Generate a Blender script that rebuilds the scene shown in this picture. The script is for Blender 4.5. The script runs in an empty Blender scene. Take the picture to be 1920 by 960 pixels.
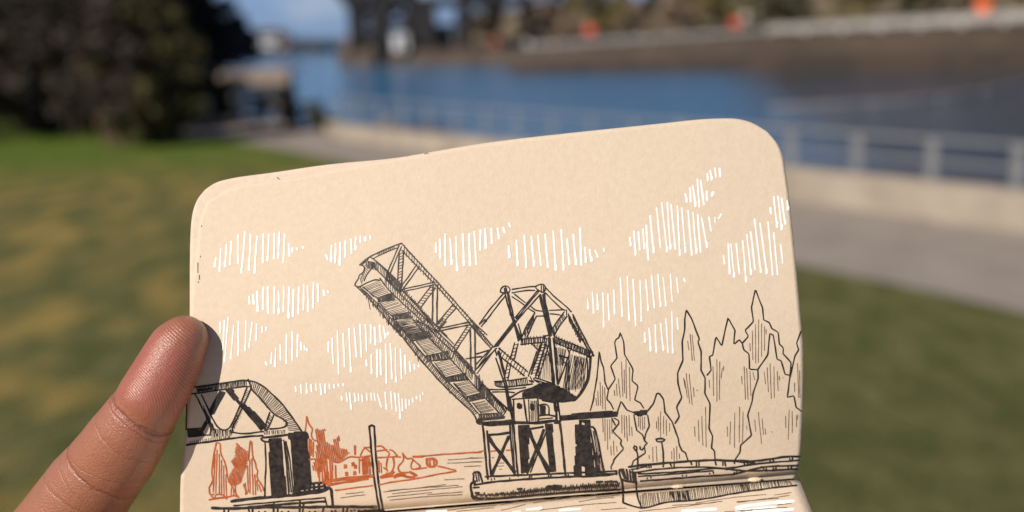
import bpy, bmesh, math, random
import numpy as np
from mathutils import Matrix, Vector
rnd = random.Random(7)
rs = np.random.RandomState(7)
R = math.radians
scene = bpy.context.scene
COL = scene.collection

# ------------------------------------------------------------------ camera
F = 1900.0                       # focal length in photo pixels (photo is 1920 x 960)
H = 2.1                          # eye height above the canal path
PITCH, ROLL = 12.3, 1.8
cam_d = bpy.data.cameras.new('camera')
cam = bpy.data.objects.new('camera', cam_d)
COL.objects.link(cam)
CM = Matrix.Rotation(R(90 - PITCH), 3, 'X') @ Matrix.Rotation(R(-ROLL), 3, 'Z')
cam.matrix_world = Matrix.Translation((0, 0, H)) @ CM.to_4x4()
cam_d.sensor_width = 36.0
cam_d.lens = 36.0 * F / 1920.0
cam_d.clip_start = 0.01
cam_d.clip_end = 6000
cam_d.dof.use_dof = True
cam_d.dof.focus_distance = 0.237
cam_d.dof.aperture_fstop = 7.6
scene.camera = cam
CMN = np.array(CM)
# ------------------------------------------------------------------ light
Lc = Vector((0.76, -0.60, -1.0)).normalized()          # travel of the sunlight
Lw = (CM @ Lc).normalized()
S = -Lw
el = math.asin(S.z); az = math.atan2(S.x, S.y)
world = bpy.data.worlds.new('World'); scene.world = world
world.use_nodes = True
nt = world.node_tree
sky = nt.nodes.new('ShaderNodeTexSky'); sky.sky_type = 'NISHITA'; sky.sun_disc = False
sky.sun_elevation = el; sky.sun_rotation = az; sky.air_density = 1.0; sky.dust_density = 0.0; sky.ozone_density = 6.0
bg = nt.nodes['Background']; bg.inputs['Strength'].default_value = 0.05
tint = nt.nodes.new('ShaderNodeMix'); tint.data_type = 'RGBA'; tint.blend_type = 'MULTIPLY'; tint.inputs[0].default_value = 1.0
tint.inputs[7].default_value = (0.50, 0.62, 0.84, 1)          # a clear, cool spring sky
nt.links.new(sky.outputs[0], tint.inputs[6]); 
wtc = nt.nodes.new('ShaderNodeTexCoord'); wmp = nt.nodes.new('ShaderNodeMapping'); wmp.inputs['Scale'].default_value = (1, 1, 3.2)
wnz = nt.nodes.new('ShaderNodeTexNoise'); wnz.inputs['Scale'].default_value = 3.4; wnz.inputs['Detail'].default_value = 6
wrp = nt.nodes.new('ShaderNodeMapRange'); wrp.inputs[1].default_value = 0.30; wrp.inputs[2].default_value = 0.70; wrp.inputs[3].default_value = 0.55; wrp.inputs[4].default_value = 1.0
wmx = nt.nodes.new('ShaderNodeMix'); wmx.data_type = 'RGBA'; wmx.inputs[7].default_value = (5.6, 7.7, 11.6, 1)      # thin cloud low over the water
nt.links.new(wtc.outputs['Generated'], wmp.inputs[0]); nt.links.new(wmp.outputs[0], wnz.inputs['Vector']); nt.links.new(wnz.outputs['Fac'], wrp.inputs[0])
wsp = nt.nodes.new('ShaderNodeSeparateXYZ'); wel = nt.nodes.new('ShaderNodeMapRange'); wel.inputs[1].default_value = 0.42; wel.inputs[2].default_value = 0.10
wml = nt.nodes.new('ShaderNodeMath'); wml.operation = 'MULTIPLY'
nt.links.new(wtc.outputs['Generated'], wsp.inputs[0]); nt.links.new(wsp.outputs[2], wel.inputs[0]); nt.links.new(wel.outputs[0], wml.inputs[0]); nt.links.new(wrp.outputs[0], wml.inputs[1])
wn2 = nt.nodes.new('ShaderNodeTexNoise'); wn2.inputs['Scale'].default_value = 9.0; wn2.inputs['Detail'].default_value = 5
wr2 = nt.nodes.new('ShaderNodeMapRange'); wr2.inputs[1].default_value = 0.48; wr2.inputs[2].default_value = 0.66
wm2 = nt.nodes.new('ShaderNodeMix'); wm2.data_type = 'RGBA'; wm2.inputs[6].default_value = (5.0, 7.4, 12.0, 1); wm2.inputs[7].default_value = (10.5, 11.8, 13.6, 1)
nt.links.new(wmp.outputs[0], wn2.inputs['Vector']); nt.links.new(wn2.outputs['Fac'], wr2.inputs[0]); nt.links.new(wr2.outputs[0], wm2.inputs[0]); nt.links.new(wm2.outputs[2], wmx.inputs[7])
nt.links.new(wml.outputs[0], wmx.inputs[0]); nt.links.new(tint.outputs[2], wmx.inputs[6]); nt.links.new(wmx.outputs[2], bg.inputs[0])
sun_d = bpy.data.lights.new('sun', 'SUN'); sun_d.energy = 4.9; sun_d.angle = R(0.53); sun_d.color = (1.0, 0.91, 0.78)
sun = bpy.data.objects.new('sun', sun_d); COL.objects.link(sun)
sun.rotation_euler = Lw.to_track_quat('-Z', 'Y').to_euler()
scene.view_settings.view_transform = 'Standard'
scene.view_settings.look = 'None'
scene.view_settings.exposure = 0.0
scene.view_settings.gamma = 1.0

# ------------------------------------------------------------------ helpers
def tag(o, label=None, cat=None, group=None, kind=None):
    if label: o['label'] = label
    if cat: o['category'] = cat
    if group: o['group'] = group
    if kind: o['kind'] = kind
    return o
def empty(name, loc, rot=None):
    o = bpy.data.objects.new(name, None); COL.objects.link(o); o.location = loc
    if rot is not None: o.rotation_euler = rot
    o.empty_display_size = 0.05
    bpy.context.view_layer.update()
    return o
def setparent(o, parent):
    if parent is not None: o.parent = parent      # children are built in their parent's own space
def mk(name, V, Fc, mat, parent=None, smooth=False, inv=None):
    """V in world space unless inv (4x4 world->local) is given."""
    me = bpy.data.meshes.new(name)
    V = np.asarray(V, dtype=float)
    if inv is not None:
        A = np.array(inv); V = V @ A[:3, :3].T + A[:3, 3]
    me.from_pydata(V.tolist(), [], [tuple(int(i) for i in f) for f in Fc])
    me.update()
    if smooth:
        me.polygons.foreach_set('use_smooth', [True] * len(me.polygons))
    me.materials.append(mat)
    o = bpy.data.objects.new(name, me); COL.objects.link(o); setparent(o, parent)
    return o
class MB:
    """collects boxes, bars and tubes into one mesh"""
    def __init__(s): s.v = []; s.f = []
    def add(s, V, Fc):
        b = len(s.v); s.v += [tuple(p) for p in V]; s.f += [tuple(b + i for i in f) for f in Fc]
    def box(s, c, d, rz=0):
        c = Vector(c); m = Matrix.Rotation(rz, 3, 'Z')
        V = [c + m @ Vector((x * d[0] / 2, y * d[1] / 2, z * d[2] / 2)) for x in (-1, 1) for y in (-1, 1) for z in (-1, 1)]
        s.add(V, [(0, 1, 3, 2), (4, 6, 7, 5), (0, 4, 5, 1), (2, 3, 7, 6), (0, 2, 6, 4), (1, 5, 7, 3)])
    def bar(s, a, b, w, h=None):
        a = Vector(a); b = Vector(b); h = h or w
        t = (b - a).normalized(); u = t.cross(Vector((0, 0, 1)))
        if u.length < 1e-3: u = Vector((1, 0, 0))
        u.normalize(); n = u.cross(t)
        V = [p + u * i * w / 2 + n * j * h / 2 for p in (a, b) for i in (-1, 1) for j in (-1, 1)]
        s.add(V, [(0, 1, 3, 2), (4, 6, 7, 5), (0, 4, 5, 1), (2, 3, 7, 6), (0, 2, 6, 4), (1, 5, 7, 3)])
    def tube(s, pts, rad, n=8, cap=True):
        pts = [Vector(p) for p in pts]
        if not hasattr(rad, '__len__'): rad = [rad] * len(pts)
        b = len(s.v); prev = None
        for i, p in enumerate(pts):
            t = (pts[min(i + 1, len(pts) - 1)] - pts[max(i - 1, 0)]).normalized()
            u = t.cross(Vector((0.01, 0.02, 1))) if prev is None else prev - t * prev.dot(t)
            if u.length < 1e-4: u = Vector((1, 0, 0))
            u.normalize(); prev = u; w = t.cross(u)
            for k in range(n):
                a = 2 * math.pi * k / n
                s.v.append(tuple(p + (u * math.cos(a) + w * math.sin(a)) * rad[i]))
        for i in range(len(pts) - 1):
            for k in range(n):
                k2 = (k + 1) % n
                s.f.append((b + i * n + k, b + i * n + k2, b + (i + 1) * n + k2, b + (i + 1) * n + k))
        if cap:
            s.f.append(tuple(b + k for k in reversed(range(n))))
            s.f.append(tuple(b + (len(pts) - 1) * n + k for k in range(n)))
    def prism(s, poly, z0, z1):
        n = len(poly)
        V = [(x, y, z0) for x, y in poly] + [(x, y, z1) for x, y in poly]
        Fc = [tuple(range(n, 2 * n)), tuple(reversed(range(n)))] + [(i, (i + 1) % n, n + (i + 1) % n, n + i) for i in range(n)]
        s.add(V, Fc)
    def build(s, name, mat, parent=None, smooth=False):
        """local coordinates of the parent, if there is one"""
        return mk(name, s.v, s.f, mat, parent, smooth)
def bevel(o, w, seg=2):
    m = o.modifiers.new('bevel', 'BEVEL'); m.width = w; m.segments = seg; m.limit_method = 'ANGLE'
    return o

# pixel rays: only used to measure where things stand in the world
def ray(px, py):
    return CM @ Vector(((px - 960) / F, -(py - 480) / F, -1.0))
def P(px, py, z=0.0):
    r = ray(px, py); t = (z - H) / r.z
    return Vector((r.x * t, r.y * t, z))
def PD(px, py, d):
    r = ray(px, py); t = d / r.y
    return Vector((r.x * t, d, H + r.z * t))

# ------------------------------------------------------------------ materials
def mat(name, col, rough=0.7, spec=0.4, noise=None, col2=None, bump=0.0, bscale=30, metallic=0.0, detail=4, stretch=None):
    m = bpy.data.materials.new(name); m.use_nodes = True
    n = m.node_tree; b = n.nodes['Principled BSDF']
    b.inputs['Roughness'].default_value = rough
    b.inputs['Specular IOR Level'].default_value = spec
    b.inputs['Metallic'].default_value = metallic
    b.inputs['Base Color'].default_value = (*col, 1)
    tc = n.nodes.new('ShaderNodeTexCoord'); src = tc.outputs['Object']
    if stretch:
        mp = n.nodes.new('ShaderNodeMapping'); mp.inputs['Scale'].default_value = stretch
        n.links.new(src, mp.inputs[0]); src = mp.outputs[0]
    if noise:
        t = n.nodes.new('ShaderNodeTexNoise'); t.inputs['Scale'].default_value = noise; t.inputs['Detail'].default_value = detail
        n.links.new(src, t.inputs['Vector'])
        r = n.nodes.new('ShaderNodeValToRGB')
        r.color_ramp.elements[0].position = 0.35; r.color_ramp.elements[1].position = 0.65
        r.color_ramp.elements[0].color = (*col, 1); r.color_ramp.elements[1].color = (*(col2 or col), 1)
        n.links.new(t.outputs['Fac'], r.inputs[0]); n.links.new(r.outputs[0], b.inputs['Base Color'])
    if bump:
        t2 = n.nodes.new('ShaderNodeTexNoise'); t2.inputs['Scale'].default_value = bscale; t2.inputs['Detail'].default_value = 5
        n.links.new(src, t2.inputs['Vector'])
        bp = n.nodes.new('ShaderNodeBump'); bp.inputs['Strength'].default_value = bump
        bp.inputs['Distance'].default_value = 0.3 / bscale
        n.links.new(t2.outputs['Fac'], bp.inputs['Height']); n.links.new(bp.outputs[0], b.inputs['Normal'])
    return m
# ================================================================== SETTING
WZ = -1.5                                                # canal water level
M_lawn = bpy.data.materials.new('lawn_grass'); M_lawn.use_nodes = True
def _lawn():
    n = M_lawn.node_tree; b = n.nodes['Principled BSDF']; L = n.links.new
    b.inputs['Roughness'].default_value = 0.9; b.inputs['Specular IOR Level'].default_value = 0.15
    tc = n.nodes.new('ShaderNodeTexCoord')
    def noise(sc, det, lo, hi, off=0):
        mp = n.nodes.new('ShaderNodeMapping'); mp.inputs['Location'].default_value = (off, off * 2, 0); mp.inputs['Scale'].default_value = (1.0, 0.42, 1.0); mp.inputs['Rotation'].default_value = (0, 0, 0.35)
        L(tc.outputs['Object'], mp.inputs[0])
        t = n.nodes.new('ShaderNodeTexNoise'); t.inputs['Scale'].default_value = sc; t.inputs['Detail'].default_value = det
        L(mp.outputs[0], t.inputs['Vector'])
        r = n.nodes.new('ShaderNodeMapRange'); r.inputs[1].default_value = lo; r.inputs[2].default_value = hi
        L(t.outputs['Fac'], r.inputs[0]); return r.outputs[0]
    def mix(f, a, c):
        m = n.nodes.new('ShaderNodeMix'); m.data_type = 'RGBA'
        L(f, m.inputs[0])
        for s, v in ((6, a), (7, c)):
            if isinstance(v, tuple): m.inputs[s].default_value = (*v, 1)
            else: L(v, m.inputs[s])
        return m.outputs[2]
    sep = n.nodes.new('ShaderNodeSeparateXYZ'); L(tc.outputs['Object'], sep.inputs[0])
    mr = n.nodes.new('ShaderNodeMapRange'); mr.inputs[1].default_value = 1.0; mr.inputs[2].default_value = -2.6
    L(sep.outputs[0], mr.inputs[0])                      # the lawn is drier to the left
    far = n.nodes.new('ShaderNodeMapRange'); far.inputs[1].default_value = 15.5; far.inputs[2].default_value = 20.5
    L(sep.outputs[1], far.inputs[0])                     # and lush along the shrubs
    c = mix(noise(5.0, 6, .38, .64), (0.090, 0.106, 0.031), (0.195, 0.176, 0.068))
    c = mix(noise(15.0, 4, .52, .78, 4), c, (0.085, 0.110, 0.024))
    my = n.nodes.new('ShaderNodeMath'); my.operation = 'MULTIPLY'
    L(mr.outputs[0], my.inputs[0]); L(noise(2.0, 5, .45, .64, 9), my.inputs[1])
    c = mix(my.outputs[0], c, (0.37, 0.265, 0.078))
    mf = n.nodes.new('ShaderNodeMath'); mf.operation = 'MULTIPLY'; L(far.outputs[0], mf.inputs[0]); mf.inputs[1].default_value = 1.0
    c = mix(mf.outputs[0], c, (0.110, 0.172, 0.018))
    c = mix(noise(60, 4, .45, .8, 2), c, (0.05, 0.055, 0.018))
    c = mix(noise(38, 3, .60, .80, 7), c, (0.42, 0.38, 0.16))
    L(c, b.inputs['Base Color'])
    t = n.nodes.new('ShaderNodeTexNoise'); t.inputs['Scale'].default_value = 90; t.inputs['Detail'].default_value = 6
    L(tc.outputs['Object'], t.inputs['Vector'])
    bp = n.nodes.new('ShaderNodeBump'); bp.inputs['Strength'].default_value = 0.8; bp.inputs['Distance'].default_value = 0.02
    L(t.outputs['Fac'], bp.inputs['Height']); L(bp.outputs[0], b.inputs['Normal'])
_lawn()
M_path = mat('path_asphalt', (0.285, 0.245, 0.215), 0.9, 0.2, 2.0, (0.345, 0.30, 0.262), 0.5, 120)
M_conc = mat('concrete', (0.29, 0.245, 0.20), 0.85, 0.2, 1.6, (0.41, 0.35, 0.285), 0.4, 60)
M_oldc = mat('weathered_concrete', (0.072, 0.052, 0.040), 0.9, 0.2, 0.25, (0.115, 0.085, 0.064), 0.4, 3)
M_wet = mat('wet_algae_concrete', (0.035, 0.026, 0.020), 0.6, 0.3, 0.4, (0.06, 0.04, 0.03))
M_pale = mat('pale_concrete', (0.40, 0.38, 0.36), 0.85, 0.2, 0.5, (0.52, 0.49, 0.46))
M_galv = mat('galvanised_paint', (0.20, 0.21, 0.22), 0.5, 0.5, 12, (0.27, 0.27, 0.28))
M_steel = mat('dark_steel', (0.012, 0.011, 0.013), 0.6, 0.3, 1.0, (0.024, 0.020, 0.020))
M_wood = mat('weathered_timber', (0.26, 0.20, 0.16), 0.85, 0.2, 6, (0.38, 0.30, 0.245), 0.5, 40, stretch=(1, 1, 8))
M_dwood = mat('dark_timber', (0.035, 0.032, 0.030), 0.85, 0.2, 6, (0.06, 0.055, 0.05))
M_red = mat('red_paint', (0.60, 0.07, 0.045), 0.45, 0.4, 3, (0.70, 0.10, 0.06))
M_orange = mat('orange_paint', (0.85, 0.13, 0.02), 0.45, 0.4, 3, (0.9, 0.16, 0.03))
M_white = mat('white_paint', (0.72, 0.72, 0.72), 0.5, 0.4, 3, (0.8, 0.79, 0.78))
M_bark = mat('bark', (0.055, 0.042, 0.034), 0.95, 0.1, 8, (0.10, 0.075, 0.06), 0.6, 20)
M_rbark = mat('reddish_bark', (0.16, 0.095, 0.075), 0.95, 0.1, 8, (0.26, 0.16, 0.125), 0.6, 20)

# --- geometry of the bank, measured on the path plane
WALL = [P(250, 196), P(430, 210), P(560, 232), P(640, 262), P(1480, 377), P(1920, 437)]
d_end = (WALL[-1] - WALL[-2]).normalized(); WALL.append(WALL[-1] + d_end * 3.5)
EDGE = [P(150, 236), P(420, 262), P(560, 287), P(650, 306), P(1510, 503), P(1700, 540), P(1920, 590)]
EDGE.append(EDGE[-1] + (EDGE[-1] - EDGE[-2]).normalized() * 4)

def lawn_z(x, y):                                        # the lawn climbs to a low rise where the photographer stands
    t = max(0.0, min(1.0, (6.5 - y) / 6.0)); return 0.48 * t * t * (3 - 2 * t)
def sheet(name, pts_fn, m, kind='structure'):
    V, Fc = pts_fn(); o = mk(name, V, Fc, m); tag(o, kind=kind); return o
# lawn: gridded rows from behind the photographer to the wall's line
def wall_y(x):
    pl = [(w.x, w.y) for w in WALL]
    if x <= pl[0][0]: return pl[0][1] + (pl[0][0] - x) * 0.55
    for (x0, y0), (x1, y1) in zip(pl, pl[1:]):
        if x <= x1: return y0 + (y1 - y0) * (x - x0) / (x1 - x0)
    (x0, y0), (x1, y1) = pl[-2:]; return y1 + (y1 - y0) / (x1 - x0) * (x - x1)
def _lawngrid():
    xs = np.concatenate([np.linspace(-60, -12, 14), np.linspace(-11, 11, 60), np.linspace(12, 22, 6)])
    V = []; Fc = []; ny = 60
    for x in xs:
        yw = max(2.2, wall_y(x) - 0.1)
        for j in range(ny):
            y = -25 + (yw + 25) * (j / (ny - 1)) ** 0.8
            V.append((x, y, lawn_z(x, y) + 0.015 * math.sin(x * 1.7) * math.sin(y * 1.3) * (1 if y < 6 else 0.2)))
    for i in range(len(xs) - 1):
        for j in range(ny - 1):
            a = i * ny + j; Fc.append((a, a + ny, a + ny + 1, a + 1))
    return V, Fc
tag(mk('lawn', *_lawngrid(), M_lawn, smooth=True), kind='structure')
# path between lawn edge and wall (a sheet 12 mm above the turf)
def _path():
    V = []; Fc = []; n = 80
    def along(pl, t):
        L = [0]
        for a, b in zip(pl, pl[1:]): L.append(L[-1] + (b - a).length)
        s = t * L[-1]
        for i in range(len(pl) - 1):
            if s <= L[i + 1] + 1e-9: return pl[i].lerp(pl[i + 1], (s - L[i]) / (L[i + 1] - L[i]))
        return pl[-1]
    for i in range(n + 1):
        a = along(WALL, i / n); b = along(EDGE, i / n)
        for k in range(5):
            p = b.lerp(a, k / 4); V.append((p.x, p.y, 0.014 + 0.0))
    for i in range(n):
        for k in range(4):
            a = i * 5 + k; Fc.append((a, a + 5, a + 6, a + 1))
    return V, Fc
tag(mk('path', *_path(), M_path), kind='structure')

# --- near concrete kerb wall with a pipe railing
base = P(1700, 405); top_z = PD(1700, 337, base.y).z
def offset_poly(pl, w):
    out = []
    for i, p in enumerate(pl):
        a = pl[max(i - 1, 0)]; b = pl[min(i + 1, len(pl) - 1)]
        t = (b - a); t.z = 0; t.normalize(); nrm = Vector((-t.y, t.x, 0))
        out.append(p + nrm * w)
    return out
W2 = [P(612, 252)] + WALL[3:]
back = offset_poly(W2, 0.30)
mb = MB(); tz_ = [top_z * f for f in (.70, .75, 1, 1, 1)][:len(W2)]
nW = len(W2); Vw = []
for p, q, z in zip(W2, back, tz_): Vw += [(p.x, p.y, WZ - .6), (p.x, p.y, z), (q.x, q.y, z), (q.x, q.y, WZ - .6)]
mb.add(Vw, [(i * 4 + k, i * 4 + 4 + k, i * 4 + 4 + (k + 1) % 4, i * 4 + (k + 1) % 4) for i in range(nW - 1) for k in range(4)] + [(0, 1, 2, 3), (nW * 4 - 1, nW * 4 - 2, nW * 4 - 3, nW * 4 - 4)])
o = mb.build('canal_wall', M_conc); bevel(o, 0.015)
tag(o, 'low cream concrete kerb wall between the grey path and the canal', 'wall')
mid = offset_poly(W2, 0.15)
rail_top = PD(1745, 261, (P(1745, 412)).y + 0.15).z
rr = empty('railing', (0, 0, 0)); tag(rr, 'pale two-rail metal railing with square posts on the concrete kerb wall', 'railing')
for zz, ra in ((rail_top, 0.020), (top_z + (rail_top - top_z) * 0.46, 0.018)):
    mb = MB(); mb.tube([(p.x, p.y, zz) for p in mid], ra, 10); mb.build('rail', M_galv, rr, True)
pa = PD(1610, 300, P(1610, 392).y + .15); pb = PD(1745, 320, P(1745, 412).y + .15)
sp = (Vector((pb.x, pb.y, 0)) - Vector((pa.x, pa.y, 0))).length
def project_len(pl):
    L = [0]
    for a, b in zip(pl, pl[1:]): L.append(L[-1] + (b - a).length)
    return L
Ls = project_len(mid)
def at_len(s):
    for i in range(len(mid) - 1):
        if s <= Ls[i + 1]: return mid[i].lerp(mid[i + 1], (s - Ls[i]) / (Ls[i + 1] - Ls[i]))
    return mid[-1]
best = min(np.linspace(0, Ls[-1], 4000), key=lambda s: (at_len(s).xy - pb.xy).length)
s = best
while s - sp > 0: s -= sp
while s < Ls[-1]:
    p = at_len(s)
    pw = 0.085 if p.x > 1.9 else 0.042
    mb = MB(); mb.box((p.x, p.y, (top_z + rail_top) / 2), (pw, pw, rail_top - top_z - 0.002))
    mb.box((p.x, p.y, top_z + 0.012), (0.15, 0.15, 0.02))
    mb.build('post', M_galv, rr); s += sp

# --- water
M_water = bpy.data.materials.new('canal_water'); M_water.use_nodes = True
def _water():
    n = M_water.node_tree; b = n.nodes['Principled BSDF']; L = n.links.new
    b.inputs['Base Color'].default_value = (0.020, 0.085, 0.185, 1)
    b.inputs['Roughness'].default_value = 0.07; b.inputs['IOR'].default_value = 1.33
    tc = n.nodes.new('ShaderNodeTexCoord'); mp = n.nodes.new('ShaderNodeMapping')
    mp.inputs['Scale'].default_value = (0.7, 1.6, 1); L(tc.outputs['Object'], mp.inputs[0])
    t1 = n.nodes.new('ShaderNodeTexNoise'); t1.inputs['Scale'].default_value = 1.3; t1.inputs['Detail'].default_value = 5; t1.inputs['Roughness'].default_value = 0.6
    L(mp.outputs[0], t1.inputs['Vector'])
    b1 = n.nodes.new('ShaderNodeBump'); b1.inputs['Strength'].default_value = 1.0; b1.inputs['Distance'].default_value = 0.10
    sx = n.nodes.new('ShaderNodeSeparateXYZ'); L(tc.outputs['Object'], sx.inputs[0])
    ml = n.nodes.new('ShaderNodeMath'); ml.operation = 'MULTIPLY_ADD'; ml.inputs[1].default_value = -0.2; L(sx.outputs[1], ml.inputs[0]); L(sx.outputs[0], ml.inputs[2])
    calm = n.nodes.new('ShaderNodeMapRange'); calm.inputs[1].default_value = 0.5; calm.inputs[2].default_value = 5.0   # sheltered water: fewer ripples, and the trees' dark reflection painted into its colour
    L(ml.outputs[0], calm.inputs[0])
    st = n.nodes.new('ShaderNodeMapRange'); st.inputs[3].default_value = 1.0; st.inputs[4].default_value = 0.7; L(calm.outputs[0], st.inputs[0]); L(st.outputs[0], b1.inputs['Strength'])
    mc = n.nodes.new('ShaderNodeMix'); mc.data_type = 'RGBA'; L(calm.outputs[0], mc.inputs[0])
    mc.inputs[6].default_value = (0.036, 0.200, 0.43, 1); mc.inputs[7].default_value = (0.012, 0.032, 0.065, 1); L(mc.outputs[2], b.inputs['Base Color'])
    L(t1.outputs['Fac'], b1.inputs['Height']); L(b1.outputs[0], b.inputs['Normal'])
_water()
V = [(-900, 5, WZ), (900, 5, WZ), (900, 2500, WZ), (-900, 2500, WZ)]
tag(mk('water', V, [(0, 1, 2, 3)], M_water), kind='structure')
tag(mk('canal_bed', [(-2600, -60, WZ - 3), (2600, -60, WZ - 3), (2600, 4000, WZ - 3), (-2600, 4000, WZ - 3)], [(0, 1, 2, 3)], M_wet), kind='structure')

# ================================================================== VEGETATION
def leaf_mat(name, c1, c2, scale=0.8, trans=0.15):
    m = mat(name, c1, 0.75, 0.2, scale, c2, detail=3)
    return m
M_dk = leaf_mat('dark_shrub_leaf', (0.030, 0.028, 0.017), (0.062, 0.055, 0.036), 1.3)
M_tw = leaf_mat('brown_twigs', (0.042, 0.034, 0.027), (0.100, 0.080, 0.064), 1.5)
M_ol = leaf_mat('olive_leaf', (0.052, 0.048, 0.020), (0.105, 0.092, 0.038), 1.2)
M_hbr = leaf_mat('bare_brown_branches', (0.19, 0.14, 0.10), (0.33, 0.25, 0.175), 0.25)
M_hol = leaf_mat('olive_brown_foliage', (0.14, 0.12, 0.045), (0.23, 0.19, 0.08), 0.25)
M_hev = leaf_mat('evergreen_foliage', (0.045, 0.050, 0.026), (0.090, 0.088, 0.045), 0.3)
def cards(centres, size, asp=1.6):
    n = len(centres); C = np.asarray(centres)
    u = rs.normal(size=(n, 3)); u /= np.linalg.norm(u, axis=1)[:, None]
    w = rs.normal(size=(n, 3)); w -= (w * u).sum(1)[:, None] * u; w /= np.linalg.norm(w, axis=1)[:, None]
    s = size * (0.6 + 0.8 * rs.rand(n))[:, None]
    V = np.stack([C - u * s * asp / 2, C + w * s / 2, C + u * s * asp / 2, C - w * s / 2], 1).reshape(-1, 3)
    Fc = np.arange(4 * n).reshape(n, 4)
    return V, Fc
def crown_pts(n, r, h, z0, lobes, conical=False):
    """clumps of leaves inside an uneven crown"""
    out = []
    cl = []
    for i in range(lobes):
        a = rnd.uniform(0, 6.28); t = rnd.random() ** 0.7 if not conical else rnd.random() ** 1.4
        prof = (1 - t) * 0.95 + 0.05 if conical else math.sqrt(max(0, 1 - (2 * t - 0.85) ** 2 / 1.5))
        rr_ = r * prof * math.sqrt(rnd.random())
        cl.append((rr_ * math.cos(a), rr_ * math.sin(a), z0 + t * h, r * rnd.uniform(0.16, 0.34) * (0.5 + 0.5 * prof)))
    per = n // lobes
    for x, y, z, cr in cl:
        p = rs.normal(size=(per, 3)); p /= np.linalg.norm(p, axis=1)[:, None]
        p *= (rs.rand(per, 1) ** 0.45) * cr
        p[:, 2] *= 0.8; out.append(p + (x, y, z))
    A = np.concatenate(out); A[:, 2] = np.maximum(A[:, 2], 0.03); return A, cl
def plant(name, loc, r, h, z0, n, size, lobes, m, tm, label, cat, group=None, conical=False, stems=1, tr=0.12, asp=1.6):
    root = empty(name, loc); tag(root, label, cat, group)
    A, cl = crown_pts(n, r, h - z0, z0, lobes, conical)
    V, Fc = cards(A, size, asp)
    mk('crown' if stems == 1 else 'foliage', V, Fc, m, root)
    mb = MB()
    for k in range(stems):
        bx = 0 if stems == 1 else rnd.uniform(-.35, .35) * r; by = 0 if stems == 1 else rnd.uniform(-.35, .35) * r
        tx = bx * 2 + rnd.uniform(-.1, .1) * r; ty = by * 2
        top = z0 + (h - z0) * (0.9 if conical else 0.6)
        mb.tube([(bx, by, -0.1), ((bx + tx) / 2 * 1.05, (by + ty) / 2, top * .5), (tx, ty, top)], [tr, tr * .7, tr * .25], 7)
        for q in range(6 if stems == 1 else 3):
            c = rnd.choice(cl); f = rnd.uniform(.35, .8)
            s0 = Vector((bx + (tx - bx) * f, by + (ty - by) * f, top * f)); e = Vector(c[:3])
            if e.z < s0.z: e.z = s0.z + 0.1 * h
            mb.tube([s0, s0.lerp(e, .5) + Vector((0, 0, .03 * h)), e], [tr * .35, tr * .2, tr * .08], 5)
    mb.build('trunk' if stems == 1 else 'stems', tm, root)
    return root
# left bank of shrubs and small trees: (photo x of the base, photo y of the base, radius, height ...)
SH = [
 (30, 232, 2.3, 5.4, M_dk, M_bark, 'dark leafless shrub at the far left edge, rooted in the lawn'),
 (150, 262, 1.7, 3.9, M_tw, M_bark, 'brown twiggy shrub with a bare reddish foot beside the lawn, second from the left'),
 (238, 280, 1.15, 3.2, M_tw, M_rbark, 'shrub with pale reddish brown stems showing above the lawn'),
 (292, 276, 1.2, 3.0, M_ol, M_rbark, 'olive green shrub with an orange-brown stem, in the middle of the shrubbery'),
 (322, 268, 0.75, 2.55, M_dk, M_bark, 'near-black rounded shrub at the right end of the shrubbery next to the path'),
]
for i, (px, py, r, h, m1, m2, lab) in enumerate(SH):
    p = P(px, py)
    d = Vector((p.x, p.y, 0)).normalized()
    q = p + d * r * 0.6
    plant('shrub', (q.x, q.y, 0), r, h, 0.10 if i != 2 else 0.35, 9000, 0.085, 60, m1, m2, lab, 'shrub', 'shrubs along the lawn', stems=9, tr=0.035)
TB = [
 (-40, 27, 3.2, 9.0, M_dk, 'tall dark tree rising behind the shrubs at the left edge of the picture'),
 (120, 31, 3.4, 9.6, M_tw, 'tall brown bare tree behind the twiggy shrub'),
 (215, 29, 2.3, 7.4, M_ol, 'olive-tinged tree behind the shrubs, left of the patch of sky'),
 (312, 31, 1.8, 5.4, M_dk, 'dark tree stepping down towards the water behind the right end of the shrubbery'),
 (30, 31, 3.2, 8.5, M_tw, 'grey-brown bare tree filling the gap behind the two leftmost shrubs'),
 (170, 33, 2.6, 7.5, M_dk, 'dark tree deepest in the shrubbery, between the brown bare tree and the olive one'),
 (205, 31, 1.6, 5.0, M_dk, 'short dark tree directly behind the olive green shrub'),
 (362, 34, 1.7, 3.9, M_tw, 'grey-brown tree stepping down to the right behind the shrubbery'),
 (418, 36, 1.3, 2.6, M_tw, 'small brown tree on the bank just left of the open sky'),
]
for px, d, r, h, m1, lab in TB:
    q = PD(px, 90, d)
    plant('tree', (q.x, q.y, 0), r, h, 0.3 if px < 400 else 1.5, 9000, 0.13, 55, m1, M_bark, lab, 'tree', 'trees behind the shrubbery', tr=0.14)

for px, d, r, h, m1, lab in ((-20, 25, 1.9, 2.6, M_dk, 'low dark shrub filling the foot of the left picture edge'), (75, 27, 1.9, 2.4, M_tw, 'low brown shrub behind the two leftmost shrubs'), (200, 25, 1.5, 2.2, M_dk, 'low dark shrub deep in the middle of the shrubbery'), (372, 27, .75, 1.5, M_dk, 'small dark shrub between the shrubbery and the timber landing')):
    q = PD(px, 90, d); plant('shrub', (q.x, q.y, 0), r, h, 0.05, 5000, 0.10, 40, m1, M_bark, lab, 'shrub', 'shrubs along the lawn', stems=6, tr=0.03)

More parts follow.
